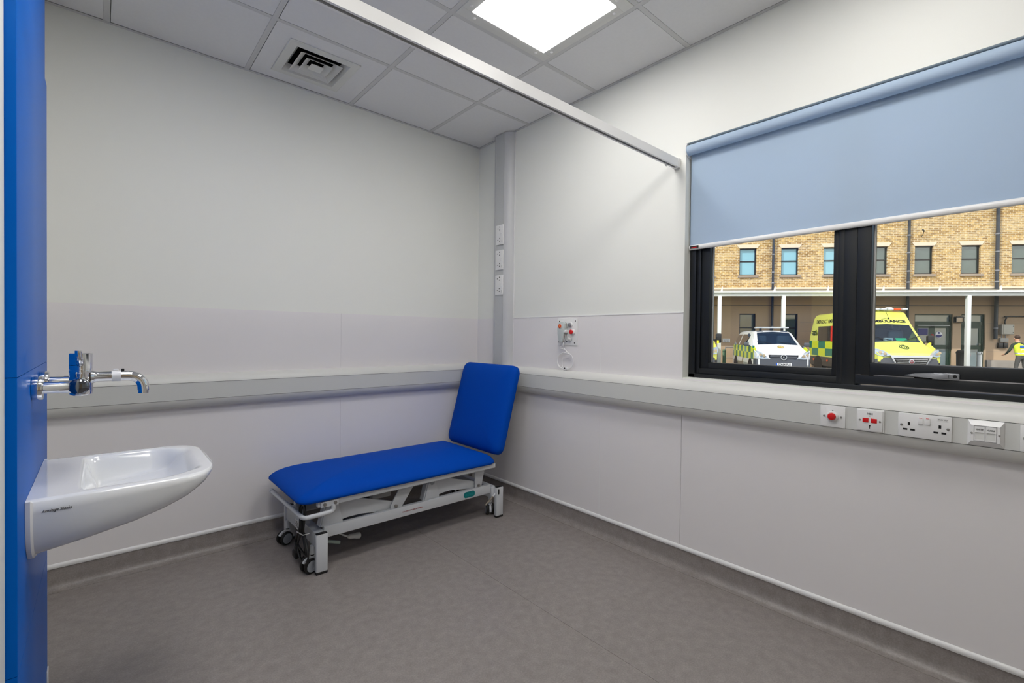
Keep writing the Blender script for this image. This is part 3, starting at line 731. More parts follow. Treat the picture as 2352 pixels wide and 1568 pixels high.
g = G(); text(g, 'Armitage Shanks', .0105, (-2.366, yb-W2*.9995-.0008, .7735), FRONTW, shear=.35, xs=.74); g.build('maker_lettering', M['ink'], tb, smooth=False)
g = G(); g.lathe([(.021, 0), (.021, .002), (.014, .003), (.012, -.001), (.002, -.001)], (-2.285, yb, .7055), (0, 0, 1), 28); g.build('waste_outlet', M['chrome'], tb)

# ------------------------------------------------------------------ wall tap
yt = -1.208; za = 1.056
t = thing('mixer_tap', 'chrome wall-mounted mixer tap with a swan spout above the basin', 'tap', (-2.42, yt, za))
for s in (-1, 1):
    y = yt+s*.098
    g = G(); g.cyl((XP+.0005, y, za), (XP+.021, y, za), .031, n=36, bev=.002); fl = g.build('flange', M['chrome'], t)
    g = G(); g.cyl((XP+.021, y, za), (-2.366, y, za), .0158, n=28); g.cyl((-2.368, y, za), (-2.336, y, za), .0172, n=28); g.build('inlet_pipe', M['chrome'], t)
g = G(); g.cyl((-2.330, yt-.112, za), (-2.330, yt+.112, za), .0205, n=36, bev=.003)
bdy = g.build('body', M['chrome'], t)
g = G(); g.lathe([(.0205, 0), (.0215, .002), (.0205, .005), (.017, .008), (.008, .0105), (.001, .011)], (-2.330, yt-.110, za), (0, -1, 0), 36); g.build('end_cap', mat('dark chrome cap', (120, 124, 132), .07, 1.0), bdy)
g = G()
g.lathe([(.010, -.036), (.020, -.034), (.0245, -.030), (.0255, -.02), (.0255, .030), (.0262, .034), (.0255, .038), (.0250, .0385), (.0250, .0415), (.0258, .042), (.0258, .0845), (.024, .0862), (.001, .087)], (-2.3285, yt, za), (0, 0, 1), 40)
g.build('mixing_cartridge', M['chrome'], t)
g = G(); g.tube(spline([(-2.330, yt-.022, 1.112), (-2.331, yt-.036, 1.120), (-2.332, yt-.046, 1.131), (-2.333, yt-.050, 1.144), (-2.333, yt-.0505, 1.151)], 6), [.0085]*12+[.0075]*13, 14); g.build('lever', M['chrome'], t)
zs_ = 1.0735
sp = [(-2.307, yt, zs_), (-2.28, yt, zs_), (-2.235, yt, zs_), (-2.219, yt, zs_-.0008), (-2.205, yt, zs_-.006), (-2.195, yt, zs_-.015), (-2.1895, yt, zs_-.028), (-2.188, yt, zs_-.042), (-2.188, yt, zs_-.046)]
g = G(); g.tube(spline(sp, 6), .0148, 24); g.lathe([(.022, 0), (.0185, .006), (.0155, .012), (.0148, .016)], (-2.308, yt, zs_), (1, 0, 0), 28); so = g.build('spout', M['chrome'], t)
g = G(); g.cyl((-2.188, yt, zs_-.045), (-2.188, yt, zs_-.055), .0128, n=28); g.build('nozzle', M['chrome'], so)
g = G(); g.cyl((-2.262, yt, zs_), (-2.241, yt, zs_), .0156, n=28); g.box(-2.259, -2.246, yt-.004, yt+.004, zs_+.0145, zs_+.021, .002); g.build('tape_tag', M['white'], so)
g = G(); g.box(-2.240, -2.233, yt-.004, yt+.003, zs_+.013, zs_+.021, .001); g.build('black_tie', M['blackplastic'], so)
# ================================================================== the yard outside
GZ = -.34
KF = 1.1304
AF = math.atan2(-.75927131, .65077422)            # bearing of the facade
TF = Vector((.65077422, -.75927131, 0)); NF = Vector((.75927131, .65077422, 0))
yaw0 = 0.7194471845500634
F0 = Vector((math.sin(yaw0), math.cos(yaw0), 0)); R0 = Vector((math.cos(yaw0), -math.sin(yaw0), 0))
CP = Vector((-2.2852976, -3.0287674, 0))
OF = CP+F0*26
def ZZ(z): return 1.205+(z-1.205)*KF
def at_f(s, d, z=GZ): p = OF+TF*(s*KF)-NF*(d*KF); return (p.x, p.y, z)
def at_c(s, depth, z=GZ): p = CP+F0*depth+R0*s; return (p.x, p.y, z)

def brick_mat():
    m, nt, b = base_mat('yellow stock brick')
    tc = nt.nodes.new('ShaderNodeTexCoord'); sp = nt.nodes.new('ShaderNodeSeparateXYZ'); cb = nt.nodes.new('ShaderNodeCombineXYZ')
    nt.links.new(tc.outputs['Object'], sp.inputs[0]); nt.links.new(sp.outputs['X'], cb.inputs['X']); nt.links.new(sp.outputs['Z'], cb.inputs['Y'])
    bt = nt.nodes.new('ShaderNodeTexBrick'); bt.inputs['Scale'].default_value = 1; bt.inputs['Brick Width'].default_value = .235; bt.inputs['Row Height'].default_value = .085
    bt.inputs['Mortar Size'].default_value = .011; bt.inputs['Bias'].default_value = -.1
    bt.inputs['Color1'].default_value = lin((212, 178, 116)); bt.inputs['Color2'].default_value = lin((152, 116, 64)); bt.inputs['Mortar'].default_value = lin((222, 208, 178))
    nt.links.new(cb.outputs[0], bt.inputs['Vector'])
    nz = nt.nodes.new('ShaderNodeTexNoise'); nz.inputs['Scale'].default_value = 7; nz.inputs['Detail'].default_value = 6
    nt.links.new(tc.outputs['Object'], nz.inputs['Vector'])
    rp = nt.nodes.new('ShaderNodeValToRGB'); rp.color_ramp.elements[0].position = .3; rp.color_ramp.elements[0].color = (.72, .70, .68, 1); rp.color_ramp.elements[1].position = .68; rp.color_ramp.elements[1].color = (1.2, 1.18, 1.15, 1)
    nt.links.new(nz.outputs['Fac'], rp.inputs['Fac'])
    mx = nt.nodes.new('ShaderNodeMix'); mx.data_type = 'RGBA'; mx.blend_type = 'MULTIPLY'; mx.inputs['Factor'].default_value = 1
    nt.links.new(bt.outputs['Color'], mx.inputs['A']); nt.links.new(rp.outputs['Color'], mx.inputs['B']); nt.links.new(mx.outputs['Result'], b.inputs['Base Color'])
    b.inputs['Roughness'].default_value = .9
    return m
M['brick'] = brick_mat()
M['render'] = mat('buff painted render', (186, 160, 132), .85, var=.10, scale=1.2)
M['plinth'] = mat('grey stained plinth', (150, 142, 134), .9, var=.25, scale=3)
M['stone'] = mat('cream painted stone', (232, 214, 190), .8, var=.06, scale=5)
M['sillstone'] = mat('grey brown stone sill', (164, 148, 132), .85, var=.1, scale=6)
M['doorglass'] = mat('grey door glass', (128, 142, 146), .08, var=.25, scale=1.2, coat=.8)
M['oblack'] = mat('black gloss paint', (18, 18, 20), .35, var=.05)
M['pipe'] = mat('dark grey cast pipe', (52, 56, 64), .4, var=.08)
M['owhite'] = mat('white gloss paint', (226, 228, 226), .4, var=.03, scale=4)
M['green'] = mat('dark green door paint', (14, 52, 38), .4, var=.08)
M['asphalt'] = mat('dark asphalt', (92, 90, 88), .9, var=.2, scale=8)
M['teal'] = mat('pale teal pane', (132, 186, 205), .12, var=.06, scale=2, coat=.5)  # even pale teal for upper panes and the carton print
M['dim'] = mat('dim glass', (70, 84, 80), .05, var=.4, scale=1.5, coat=1.0)
M['notice'] = mat('white notice paper', (226, 226, 228), .5, var=.02)
M['navy'] = mat('navy print', (36, 40, 110), .5, var=.05)

g = G(); g.box(0, 60, -45, 45, -.5, 0, M=Matrix.Translation((.26, 0, GZ)))
o = struct(g, 'ground', M['asphalt'], smooth=False)

# ------------------------------------------------------------------ brick building
bl = thing('brick_building', 'long yellow brick building with sash windows across the yard', 'building', (OF.x, OF.y, GZ), AF)
def FL(z): return ZZ(z)-GZ           # photo height -> height above the ground
def S(s): return s*KF
wins = [8.64, 10.48, 12.26, 14.03, 15.9, 17.69, 19.5, 21.4, 23.2, 25.0, 6.85, 5.05]
WW = .73; wz0, wz1 = 4.08, 5.31
def wall_with_holes(g, x0, x1, z0, z1, holes, y0, y1):
    """holes share one z range per call"""
    hs = sorted(holes); hz0, hz1 = hs[0][2], hs[0][3]
    g.box(x0, x1, y0, y1, z0, hz0); g.box(x0, x1, y0, y1, hz1, z1)
    c = x0
    for h in hs: g.box(c, h[0], y0, y1, hz0, hz1); c = h[1]
    g.box(c, x1, y0, y1, hz0, hz1)
g = G(); wall_with_holes(g, S(-6), S(34), FL(3.42), FL(9), [(S(a), S(a+WW), FL(wz0), FL(wz1)) for a in wins], 0, .3)
g.box(S(-6), S(34), .31, 6, 0, FL(9)); g.build('brick_wall', M['brick'], bl, local=True, smooth=False)
gw = [(8.66, 9.34, 1.0, 2.33), (10.52, 11.22, 1.0, 2.33), (12.31, 13.0, 1.0, 2.33)]
g = G(); x = S(-6)
low = [(S(a), S(b), FL(c), FL(d)) for a, b, c, d in gw]
wall_with_holes(g, S(-6), S(17.3), 0, FL(3.42), low, 0, .3)
dz = [(S(17.74), S(19.22), 0, FL(2.34)), (S(19.55), S(20.46), 0, FL(2.34))]
g.box(S(17.3), S(34), 0, .3, FL(2.34), FL(3.42)); g.box(S(17.3), S(17.74), 0, .3, 0, FL(2.34)); g.box(S(19.22), S(19.55), 0, .3, 0, FL(2.34)); g.box(S(20.46), S(34), 0, .3, 0, FL(2.34))
rw = g.build('rendered_wall', M['render'], bl, local=True, smooth=False)
g = G()
for z in (2.71,): g.box(S(-6), S(34), -.02, 0, FL(z)-.012, FL(z)+.012)
g.build('conduit_line', M['pipe'], bl, local=True)
g = G()
for z in (1.95, 1.55, 1.15, .75): g.box(S(20.5), S(34), -.002, 0, FL(z)-.006, FL(z)+.006); g.box(S(13.1), S(17.7), -.002, 0, FL(z)-.006, FL(z)+.006)
g.build('render_groove', M['plinth'], rw, local=True, smooth=False)
g = G(); g.box(S(20.46), S(34), -.16, 0, 0, FL(.39), .02); g.build('plinth', M['plinth'], bl, local=True)
g = G(); g.box(S(-6), S(34), -.07, 0, FL(3.44), FL(3.53), .01); g.build('string_course', M['stone'], bl, local=True)
def sash(a, b, z0, z1, pm, lintel=True, mid=.52):
    g = G(); x0, x1 = S(a), S(b); f = .055
    g.box(x0, x0+f, .10, .2, FL(z0), FL(z1)); g.box(x1-f, x1, .10, .2, FL(z0), FL(z1)); g.box(x0, x1, .10, .2, FL(z1)-f, FL(z1)); g.box(x0, x1, .10, .2, FL(z0), FL(z0)+f)
    zm = FL(z0)+(FL(z1)-FL(z0))*mid; g.box(x0, x1, .11, .19, zm-.03, zm+.03)
    w = g.build('window', M['oblack'], bl, local=True, smooth=False)
    for p0, p1 in ((FL(z0)+f, zm-.03), (zm+.03, FL(z1)-f)):
        g = G(); g.box(x0+f, x1-f, .14, .15, p0, p1); g.build('pane', pm, w, local=True, smooth=False)
    if lintel:
        g = G(); g.prism([(x0-.03, FL(z1)), (x1+.03, FL(z1)), (x1+.15, FL(z1)+.185), (x0-.15, FL(z1)+.185)], 1, -.025, .02); g.build('lintel', M['stone'], bl, local=True, smooth=False)
        g = G(); g.box(x0-.07, x1+.09, -.08, .1, FL(z0)-.12, FL(z0)-.005, .01); g.build('sill', M['sillstone'], bl, local=True)
for a in wins: sash(a, a+WW, wz0, wz1, M['teal'] if a < 15 else M['dim'])
for q in gw: sash(*q, M['dim'], False)
# downpipes
for s, r_, zlo in ((11.88, .055, .6), (17.38, .062, .9), (20.77, .075, 1.28)):
    g = G(); g.cyl((S(s), -.13, FL(zlo)), (S(s), -.13, FL(8.9)), r_, n=16); p = g.build('downpipe', M['pipe'], bl, local=True)
    for z in (1.75, 3.72, 4.2, 5.0, 5.75):
        if z < zlo: continue
        g = G(); g.cyl((S(s), -.13, FL(z)-.03), (S(s), -.13, FL(z)+.03), r_+.018, n=16); g.box(S(s)-.012, S(s)+.012, -.13, 0, FL(z)-.015, FL(z)+.015); g.build('pipe_collar', M['grey'], p, local=True)
# doors
def door_unit(name, x0, x1, leaves):
    g = G(); a, b = S(x0), S(x1)
    g.box(a, a+.07, .08, .22, 0, FL(2.34)); g.box(b-.07, b, .08, .22, 0, FL(2.34)); g.box(a, b, .08, .22, FL(2.30), FL(2.34)); g.box(a, b, .08, .22, FL(1.86), FL(2.03))
    d = g.build(name, M['green'], bl, local=True, smooth=False)
    g = G(); g.box(a+.07, b-.07, .14, .15, FL(2.03), FL(2.30)); g.build('transom_glass', M['doorglass'], d, local=True, smooth=False)
    n = len(leaves)
    for l0, l1 in leaves:
        l0, l1 = S(l0), S(l1); st = .13
        g = G(); g.box(l0, l0+st, .10, .16, .02, FL(1.86)); g.box(l1-st, l1, .10, .16, .02, FL(1.86)); g.box(l0, l1, .10, .16, .02, .2); g.box(l0, l1, .10, .16, FL(.84), FL(1.01)); g.box(l0, l1, .10, .16, FL(1.74), FL(1.86))
        lf = g.build('door_leaf', M['green'], bl, local=True, smooth=False); lf.parent = d
        for z0, z1 in ((.2, FL(.84)), (FL(1.01), FL(1.74))):
            g = G(); g.box(l0+st, l1-st, .125, .135, z0, z1); g.build('glass', M['doorglass'], lf, local=True, smooth=False)
    return d
dd = door_unit('double_door', 17.74, 19.22, [(17.80, 18.48), (18.48, 19.16)])
g = G(); g.box(S(17.9), S(19.15), .05, .09, FL(1.84), FL(1.87)); g.build('closer_rail', M['owhite'], dd, local=True)
g = G(); g.cyl((S(18.75), .09, FL(1.45)), (S(18.75), .12, FL(1.45)), .155, n=28); nt_ = g.build('round_notice', M['notice'], dd, local=True)
g = G(); g.prism([(S(18.75)+.14*math.cos(R(a)), FL(1.45)+.14*math.sin(R(a))) for a in range(180, 361, 15)], 1, .085, .09); g.cyl((S(18.75), .085, FL(1.53)), (S(18.75), .09, FL(1.53)), .05, n=16); g.build('notice_print', M['navy'], nt_, local=True, smooth=False)
def no_smoking(par, s, z):
    g = G(); g.box(S(s)-.085, S(s)+.085, .105, .11, FL(z)-.115, FL(z)+.115); n_ = g.build('no_smoking_sign', M['notice'], par, local=True, smooth=False)
    g = G(); g.box(S(s)-.08, S(s)+.08, .10, .105, FL(z)-.11, FL(z)-.06)
    g.tube([(S(s)+.06*math.cos(a), .10, FL(z)+.04+.06*math.sin(a)) for a in [2*PI*i/20 for i in range(20)]], .009, 6, closed=True); g.tube([(S(s)-.042, .10, FL(z)+.082), (S(s)+.042, .10, FL(z)-.002)], .009, 6)
    g.build('sign_print', M['red'], n_, local=True, smooth=False)
no_smoking(dd, 18.50, 1.385)
g = G(); g.box(S(18.45)-.07, S(18.45)+.09, .10, .105, FL(1.03), FL(1.2)); g.build('door_notice', M['notice'], dd, local=True, smooth=False)
g = G(); g.box(S(17.95), S(18.32), .10, .105, FL(1.44), FL(1.72)); pn = g.build('poster', M['navy'], dd, local=True, smooth=False)
sd_ = door_unit('single_door', 19.55, 20.46, [(19.61, 20.40)])
no_smoking(sd_, 19.88, 1.385)
g = G(); g.cyl((S(20.30), .10, FL(1.06)), (S(20.30), .04, FL(1.06)), .03, n=14); g.tube([(S(20.30), .05, FL(1.06)), (S(20.30)-.0, .05, FL(.98))], .015, 8); g.build('door_handle', M['steel'], sd_, local=True)

# ------------------------------------------------------------------ canopy
cn = thing('canopy', 'white steel canopy on posts along the front of the brick building', 'canopy', at_f(14, 1.6), AF)
def CS(s): return (s-14)*KF
D0 = 1.6*KF
g = G(); g.box(CS(-4), CS(30), -.06, .06, FL(2.995), FL(3.115), .004); g.build('beam', M['owhite'], cn, local=True)
g = G(); g.cyl((CS(-4), -.11, FL(3.155)), (CS(30), -.11, FL(3.155)), .055, n=14); gu = g.build('gutter', M['owhite'], cn, local=True)
for s in [4+.82*i for i in range(24)]:
    g = G(); g.cyl((CS(s)-.02, -.11, FL(3.155)), (CS(s)+.02, -.11, FL(3.155)), .063, n=14); g.build('gutter_clip', M['owhite'], gu, local=True)
g = G(); g.prism([(-.06, FL(3.125)), (D0-.01, FL(3.40)), (D0-.01, FL(3.43)), (-.06, FL(3.155))], 0, CS(-4), CS(30)); g.build('roof_sheet', mat('weathered grey sheet', (150, 145, 130), .8, var=.2, scale=3), cn, local=True, smooth=False)
for s in (9.195, 11.75, 18.64, 6.5, 23.5, 28.0):
    g = G(); g.box(CS(s)-.075, CS(s)+.075, -.075, .075, 0, FL(2.995), .004); g.build('post', M['owhite'], cn, local=True)
for s in (7.2, 9.26, 11.37, 13.44, 15.53, 17.59, 19.75, 21.9):
    g = G(); g.prism([(CS(s)-.05, FL(3.16)), (CS(s)+.06, FL(3.16)), (CS(s)+.055, FL(3.40)), (CS(s)+.03, FL(3.41))], 1, -.02, .02); g.build('bracket', M['owhite'], cn, local=True, smooth=False)

# ------------------------------------------------------------------ things on and by the building
def facade_thing(name, label, cat, s, d, z=GZ, group=None): return thing(name, label, cat, at_f(s, d, z), AF, group)
t = facade_thing('utility_cabinet', 'grey metal meter cabinet on the wall above the worker', 'cabinet', 21.18, 0, ZZ(1.49))
g = G(); g.box(-.26, .26, -.20, -.002, 0, .475, .006); g.build('case', mat('grey cabinet paint', (178, 172, 160), .5, var=.04), t, local=True)
g = G(); g.box(-.18, .25, -.215, -.201, .015, .46, .004); dr = g.build('door', mat('pale grey cabinet door', (188, 184, 172), .5, var=.04), t, local=True)
for z in (.09, .39):
    g = G(); g.cyl((.21, -.215, z), (.21, -.228, z), .016, n=12); g.build('lock', M['oblack'], dr, local=True)
g = G(); g.tube(spline([(-.05, -.1, .475), (-.06, -.1, .62), (.02, -.1, .80), (.20, -.1, .86), (3.0, -.1, .86)], 8), .03, 10); g.build('cable', M['oblack'], t, local=True)
t = facade_thing('meter_box', 'small grey junction box below the utility cabinet', 'junction box', 21.12, 0, ZZ(1.16))
g = G(); g.box(-.17, .17, -.12, -.002, 0, .2, .008); g.build('case', mat('grey box paint', (160, 158, 152), .5, var=.04), t, local=True)
for x in (-.08, .08):
    g = G(); g.cyl((x, -.06, .2), (x, -.06, .365), .018, n=10); g.build('conduit', M['grey'], t, local=True)
t = facade_thing('outdoor_socket', 'black weatherproof outlets low on the wall beside the worker', 'socket', 21.1, 0, ZZ(.91))
for x in (-.12, .10):
    g = G(); g.box(x-.095, x+.095, -.12, -.002, 0, .25, .015); g.build('outlet', M['oblack'], t, local=True)
t = facade_thing('wall_lamp', 'black bulkhead wall lamp between the two green doors', 'lamp', 19.40, 0, ZZ(1.98))
g = G(); g.box(-.17, .17, -.16, -.002, .0, .03, .004); g.box(-.17, -.14, -.16, -.002, 0, .25); g.box(.14, .17, -.16, -.002, 0, .25); g.prism([(-.18, .24), (.18, .24), (.15, .29), (.0, .31), (-.15, .29)], 1, -.18, -.002); g.build('hood', M['oblack'], t, local=True)
g = G(); g.box(-.14, .14, -.13, -.01, .03, .24, .01); g.build('lens', mat('cream lamp lens', (216, 190, 160), .4), t, local=True)
t = facade_thing('security_camera', 'small black security camera high on the brick wall', 'camera', 17.95, 0, ZZ(5.72))
g = G(); g.cyl((-.10, -.30, .18), (-.22, -.40, .24), .035, n=14); g.build('housing', M['oblack'], t, local=True)
g = G(); g.tube([(0, -.002, .0), (-.05, -.18, .08), (-.12, -.30, .17)], .015, 8); g.build('arm', M['oblack'], t, local=True)
t = facade_thing('wall_sign', 'small white notice board on the wall left of the white van', 'sign', 9.96, 0, ZZ(1.01))
g = G(); g.box(-.18, .18, -.03, -.002, 0, .195, .003); g.build('board', M['notice'], t, local=True)
g = G()
for i, b in enumerate(('No Red Zone', 'Please Keep', 'Clear Here')): text(g, b, .055, (0, -.0315, .155-i*.055), FRONTW)
g.build('lettering', M['ink'], t, local=True, smooth=False)
t = facade_thing('waste_bin', 'black plastic litter bin with a red label beside the green doors', 'bin', 19.19, .6)
bh = ZZ(.80)-GZ
g = G(); g.lathe([(.165, 0), (.205, .02), (.225, bh-.16), (.21, bh-.15)], (0, 0, 0), (0, 0, 1), 24); g.build('body', M['oblack'], t, local=True)
g = G(); g.lathe([(.24, bh-.15), (.24, bh-.08), (.17, bh), (.001, bh+.01)], (0, 0, 0), (0, 0, 1), 24); g.build('lid', M['oblack'], t, local=True)
g = G(); g.box(.06, .17, -.236, -.21, bh-.27, bh-.17, .004); g.build('label_plate', M['red'], t, local=True)
t = facade_thing('ash_bollard', 'pale grey cylindrical cigarette bin in front of the single door', 'cigarette bin', 19.67, .8)
bh = ZZ(.755)-GZ
g = G(); g.cyl((0, 0, 0), (0, 0, bh-.14), .098, n=24); g.build('body', M['owhite'], t, local=True)
g = G(); g.cyl((0, 0, bh-.13), (0, 0, bh), .107, n=24, bev=.02); hdx = g.build('head', M['owhite'], t, local=True)
g = G(); g.box(-.012, .012, -.112, -.10, bh-.09, bh-.03); g.build('slot', M['black'], hdx, local=True, smooth=False)
t = facade_thing('green_bollard', 'green round bollard beside the left canopy post', 'bollard', 9.55, 1.15)
bh = ZZ(.715)-GZ
g = G(); g.cyl((0, 0, 0), (0, 0, bh), .078, n=20, bev=.015); g.build('post', mat('mid green paint', (86, 122, 92), .5, var=.05), t, local=True)
g = G(); g.cyl((0, 0, bh-.13), (0, 0, bh-.09), .084, n=20); g.build('band', mat('dark green band', (40, 66, 48), .5), t, local=True)
t = facade_thing('handrail', 'grey metal handrail along the wall behind the white van', 'railing', 11.2, .5)
rz = ZZ(.80)-GZ
g = G(); g.tube([(-1.6, 0, rz), (2.2, 0, rz)], .024, 10); g.tube([(-1.6, 0, rz*.5), (2.2, 0, rz*.5)], .018, 10); g.build('rail', mat('grey galvanised tube', (150, 150, 150), .5, .3, var=.05), t, local=True)
for x in (-1.6, -1.22, 0, 1.1, 2.2):
    g = G(); g.cyl((x, 0, 0), (x, 0, rz), .022, n=10); g.build('upright', M['grey'], t, local=True)

# ------------------------------------------------------------------ vehicles
def livery(name, base, z0, cell_w, cell_h, z_low, low, y_from):
    m, nt, b = base_mat(name)
    N = nt.nodes.new; L = nt.links.new
    tc = N('ShaderNodeTexCoord'); sp = N('ShaderNodeSeparateXYZ'); L(tc.outputs['Object'], sp.inputs[0])
    sn = N('ShaderNodeSeparateXYZ'); L(tc.outputs['Normal'], sn.inputs[0])
    def mth(op, a, v=None, c=None):
        n = N('ShaderNodeMath'); n.operation = op
        for i, q in enumerate((a, v)):
            if q is None: continue
            if isinstance(q, (int, float)): n.inputs[i].default_value = q
            else: L(q, n.inputs[i])
        return n.outputs[0]
    u = mth('DIVIDE', sp.outputs['Y'], cell_w); v = mth('DIVIDE', mth('SUBTRACT', sp.outputs['Z'], z0), cell_h)
    cb = N('ShaderNodeCombineXYZ'); L(u, cb.inputs['X']); L(v, cb.inputs['Y']); cb.inputs['Z'].default_value = .5
    ck = N('ShaderNodeTexChecker'); ck.inputs['Scale'].default_value = 1; ck.inputs['Color1'].default_value = lin((0, 118, 92)); ck.inputs['Color2'].default_value = lin((216, 224, 30)); L(cb.outputs[0], ck.inputs['Vector'])
    side = mth('GREATER_THAN', mth('ABSOLUTE', sn.outputs['X']), .8)
    inb = mth('MULTIPLY', mth('MULTIPLY', mth('GREATER_THAN', sp.outputs['Z'], z0), mth('LESS_THAN', sp.outputs['Z'], z0+2*cell_h)), mth('GREATER_THAN', sp.outputs['Y'], y_from))
    fac = mth('MULTIPLY', side, inb)
    mx = N('ShaderNodeMix'); mx.data_type = 'RGBA'; mx.inputs['A'].default_value = lin(base); L(ck.outputs['Color'], mx.inputs['B']); L(fac, mx.inputs['Factor'])
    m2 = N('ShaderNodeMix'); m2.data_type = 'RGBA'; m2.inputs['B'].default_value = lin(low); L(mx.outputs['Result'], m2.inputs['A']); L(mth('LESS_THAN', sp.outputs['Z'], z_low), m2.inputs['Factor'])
    L(m2.outputs['Result'], b.inputs['Base Color']); b.inputs['Roughness'].default_value = .3; b.inputs['Coat Weight'].default_value = .4
    return m
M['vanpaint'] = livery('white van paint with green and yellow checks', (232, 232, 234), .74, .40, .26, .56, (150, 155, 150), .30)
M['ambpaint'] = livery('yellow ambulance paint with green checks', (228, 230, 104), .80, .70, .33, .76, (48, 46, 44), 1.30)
M['carglass'] = glass('tinted vehicle glass', (.62, .76, .80), 2.6)
M['cabin'] = mat('dark cabin trim', (58, 66, 78), .7, var=.05)
M['bumper'] = mat('grey bumper plastic', (84, 86, 92), .5, var=.04)
M['silver'] = mat('silver plastic', (186, 188, 192), .3, .4, var=.02)
M['lens'] = mat('clear lamp lens', (206, 212, 218), .08, .3, var=.2, scale=18, coat=1.0)
M['yel'] = mat('yellow print', (228, 226, 40), .4, var=.02)
M['dgreen'] = mat('dark green print', (44, 70, 30), .5, var=.02)

def hull(t, st, paint, glassf, belt):
    rings = []
    for l, top, w, zb, wt in st:
        h = [(0, zb), (w*.86, zb), (w, zb+.10), (w, (zb+.1+belt)/2), (w, belt-.02), (w*.985, belt+.03), (wt, top-.16), (wt-.05, top-.06), (wt-.16, top-.01), (0, top+.025)]
        h = [(x, min(z, top-.004*(9-i)) if 2 < i < 9 else z) for i, (x, z) in enumerate(h)]
        rings.append([(x, l, z) for x, z in h]+[(-x, l, z) for x, z in h[8:0:-1]])
    parts = {}
    n = 18
    for i in range(len(rings)-1):
        for j in range(n):
            sj = j if j < 9 else 17-j
            k = glassf(i, sj, j)
            parts.setdefault(k, G()).add([rings[i][j], rings[i][(j+1) % n], rings[i+1][(j+1) % n], rings[i+1][j]], [(0, 1, 2, 3)])
    parts['body'].add(rings[0], [tuple(range(n))]); parts['body'].add(rings[-1], [tuple(range(n))])
    for k, gg in parts.items():
        gg.build(k, paint if k == 'body' else M['carglass'], t, local=True, ang=28, weld=True)
    return rings
def wheel(t, x, y, r, sx):
    g = G(); g.lathe([(r-.02, 0), (r, .02), (r, .20), (r-.02, .22), (r*.62, .225), (r*.60, .20), (.001, .19)], (x-sx*.22, y, r), (sx, 0, 0), 28); w = g.build('wheel', M['tyre'], t, local=True)
    g = G(); c = (x-.028*sx, y, r)
    for k in range(5):
        a = 2*PI*k/5; q = Matrix.Translation(c) @ Matrix.Rotation(a, 4, 'X'); g.box(-.02, .02, -.03, .03, .03, r*.56, .004, M=q)
    g.lathe([(.06, -.02), (.06, .025), (.001, .03)], c, (sx, 0, 0), 16); g.lathe([(r*.60, -.02), (r*.60, .012), (r*.54, .012), (r*.54, -.02)], c, (sx, 0, 0), 28); g.build('rim', M['silver'], w, local=True)
    g = G(); g.cyl((x-sx*.02, y, r+.02), (x+sx*.004, y, r+.02), r+.09, n=32); g.build('wheel_arch', M['blackplastic'], t, local=True)
def cabin(t, w, y0, y1, zd, zr):
    g = G(); g.box(-w, w, y0, y0+.55, zd-.25, zd, .03); g.build('dashboard', M['cabin'], t, local=True)
    for x in (-w*.55, w*.55):
        g = G(); g.box(x-.24, x+.24, y1-.08, y1+.10, zd-.5, zd+.42, .05); g.box(x-.13, x+.13, y1-.05, y1+.06, zd+.43, zd+.62, .04); g.build('seat', M['cabin'], t, local=True)
    g = G(); g.tube([(w*.5+.19*math.cos(a)-w, y0+.50+.05*math.sin(a), zd+.03+.17*math.sin(a)) for a in [2*PI*i/24 for i in range(24)]], .014, 8, closed=True); g.build('steering_wheel', M['blackplastic'], t, local=True)
    g = G(); g.box(-w, w, y1+.35, y1+.38, .4, zr-.1); g.build('bulkhead', M['cabin'], t, local=True)
def crest(t, pos, M_, mats, r):
    g = G(); g.cyl((0, 0, 0), (0, 0, .006), r, n=28, M=M_); e = g.build('crest', mats[0], t, local=True)
    g = G()
    for q in (r*.9, r*.55): g.tube([(q*math.cos(a), q*math.sin(a), .007) for a in [2*PI*i/28 for i in range(28)]], r*.10, 6, closed=True, M=M_)
    g.cyl((0, 0, .006), (0, 0, .010), r*.22, n=14, M=M_); g.box(-r*.5, r*.5, r*.95, r*1.25, .002, .010, M=M_); g.build('crest_print', mats[1], e, local=True)

# --- white van
vt = thing('patrol_van', 'white ambulance service van with green and yellow checked sides', 'van', at_c(10.16, 17.55), -yaw0-R(16))
vs_ = [(0, .93, .80, .30, .78), (.05, 1.0, .89, .28, .86), (.24, 1.11, .945, .26, .90), (.82, 1.31, .955, .24, .86), (1.62, 1.80, .955, .24, .74), (1.85, 1.86, .955, .24, .74), (2.10, 1.87, .955, .24, .75), (3.3, 1.88, .955, .24, .76), (3.45, 1.88, .955, .24, .76), (4.45, 1.86, .95, .24, .75), (4.68, 1.80, .94, .26, .73), (4.76, 1.40, .90, .30, .80)]
def vg(i, sj, j):
    if i == 3 and sj == 8: return 'windscreen'
    if i == 3 and sj in (6, 7): return 'body'
    if sj == 5 and i in (5, 6, 8, 9): return 'side_window' if i in (5, 6) else 'rear_side_window'
    return 'body'
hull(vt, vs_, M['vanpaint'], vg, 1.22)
cabin(vt, .80, .84, 1.75, 1.24, 1.85)
for x in (-.83, .83):
    for y in (.88, 3.98): wheel(vt, x+math.copysign(.128, x), y, .325, math.copysign(1, x))
g = G(); g.loft([[(x, y, z) for x, y, z in ((-.96, .30, zz), (-.90, .05, zz), (-.72, -.03, zz), (-.3, -.06, zz), (.3, -.06, zz), (.72, -.03, zz), (.90, .05, zz), (.96, .30, zz), (.9, .4, zz), (-.9, .4, zz))] for zz in (.28, .42, .70, .78)], 0); g.build('bumper', M['bumper'], vt, local=True)
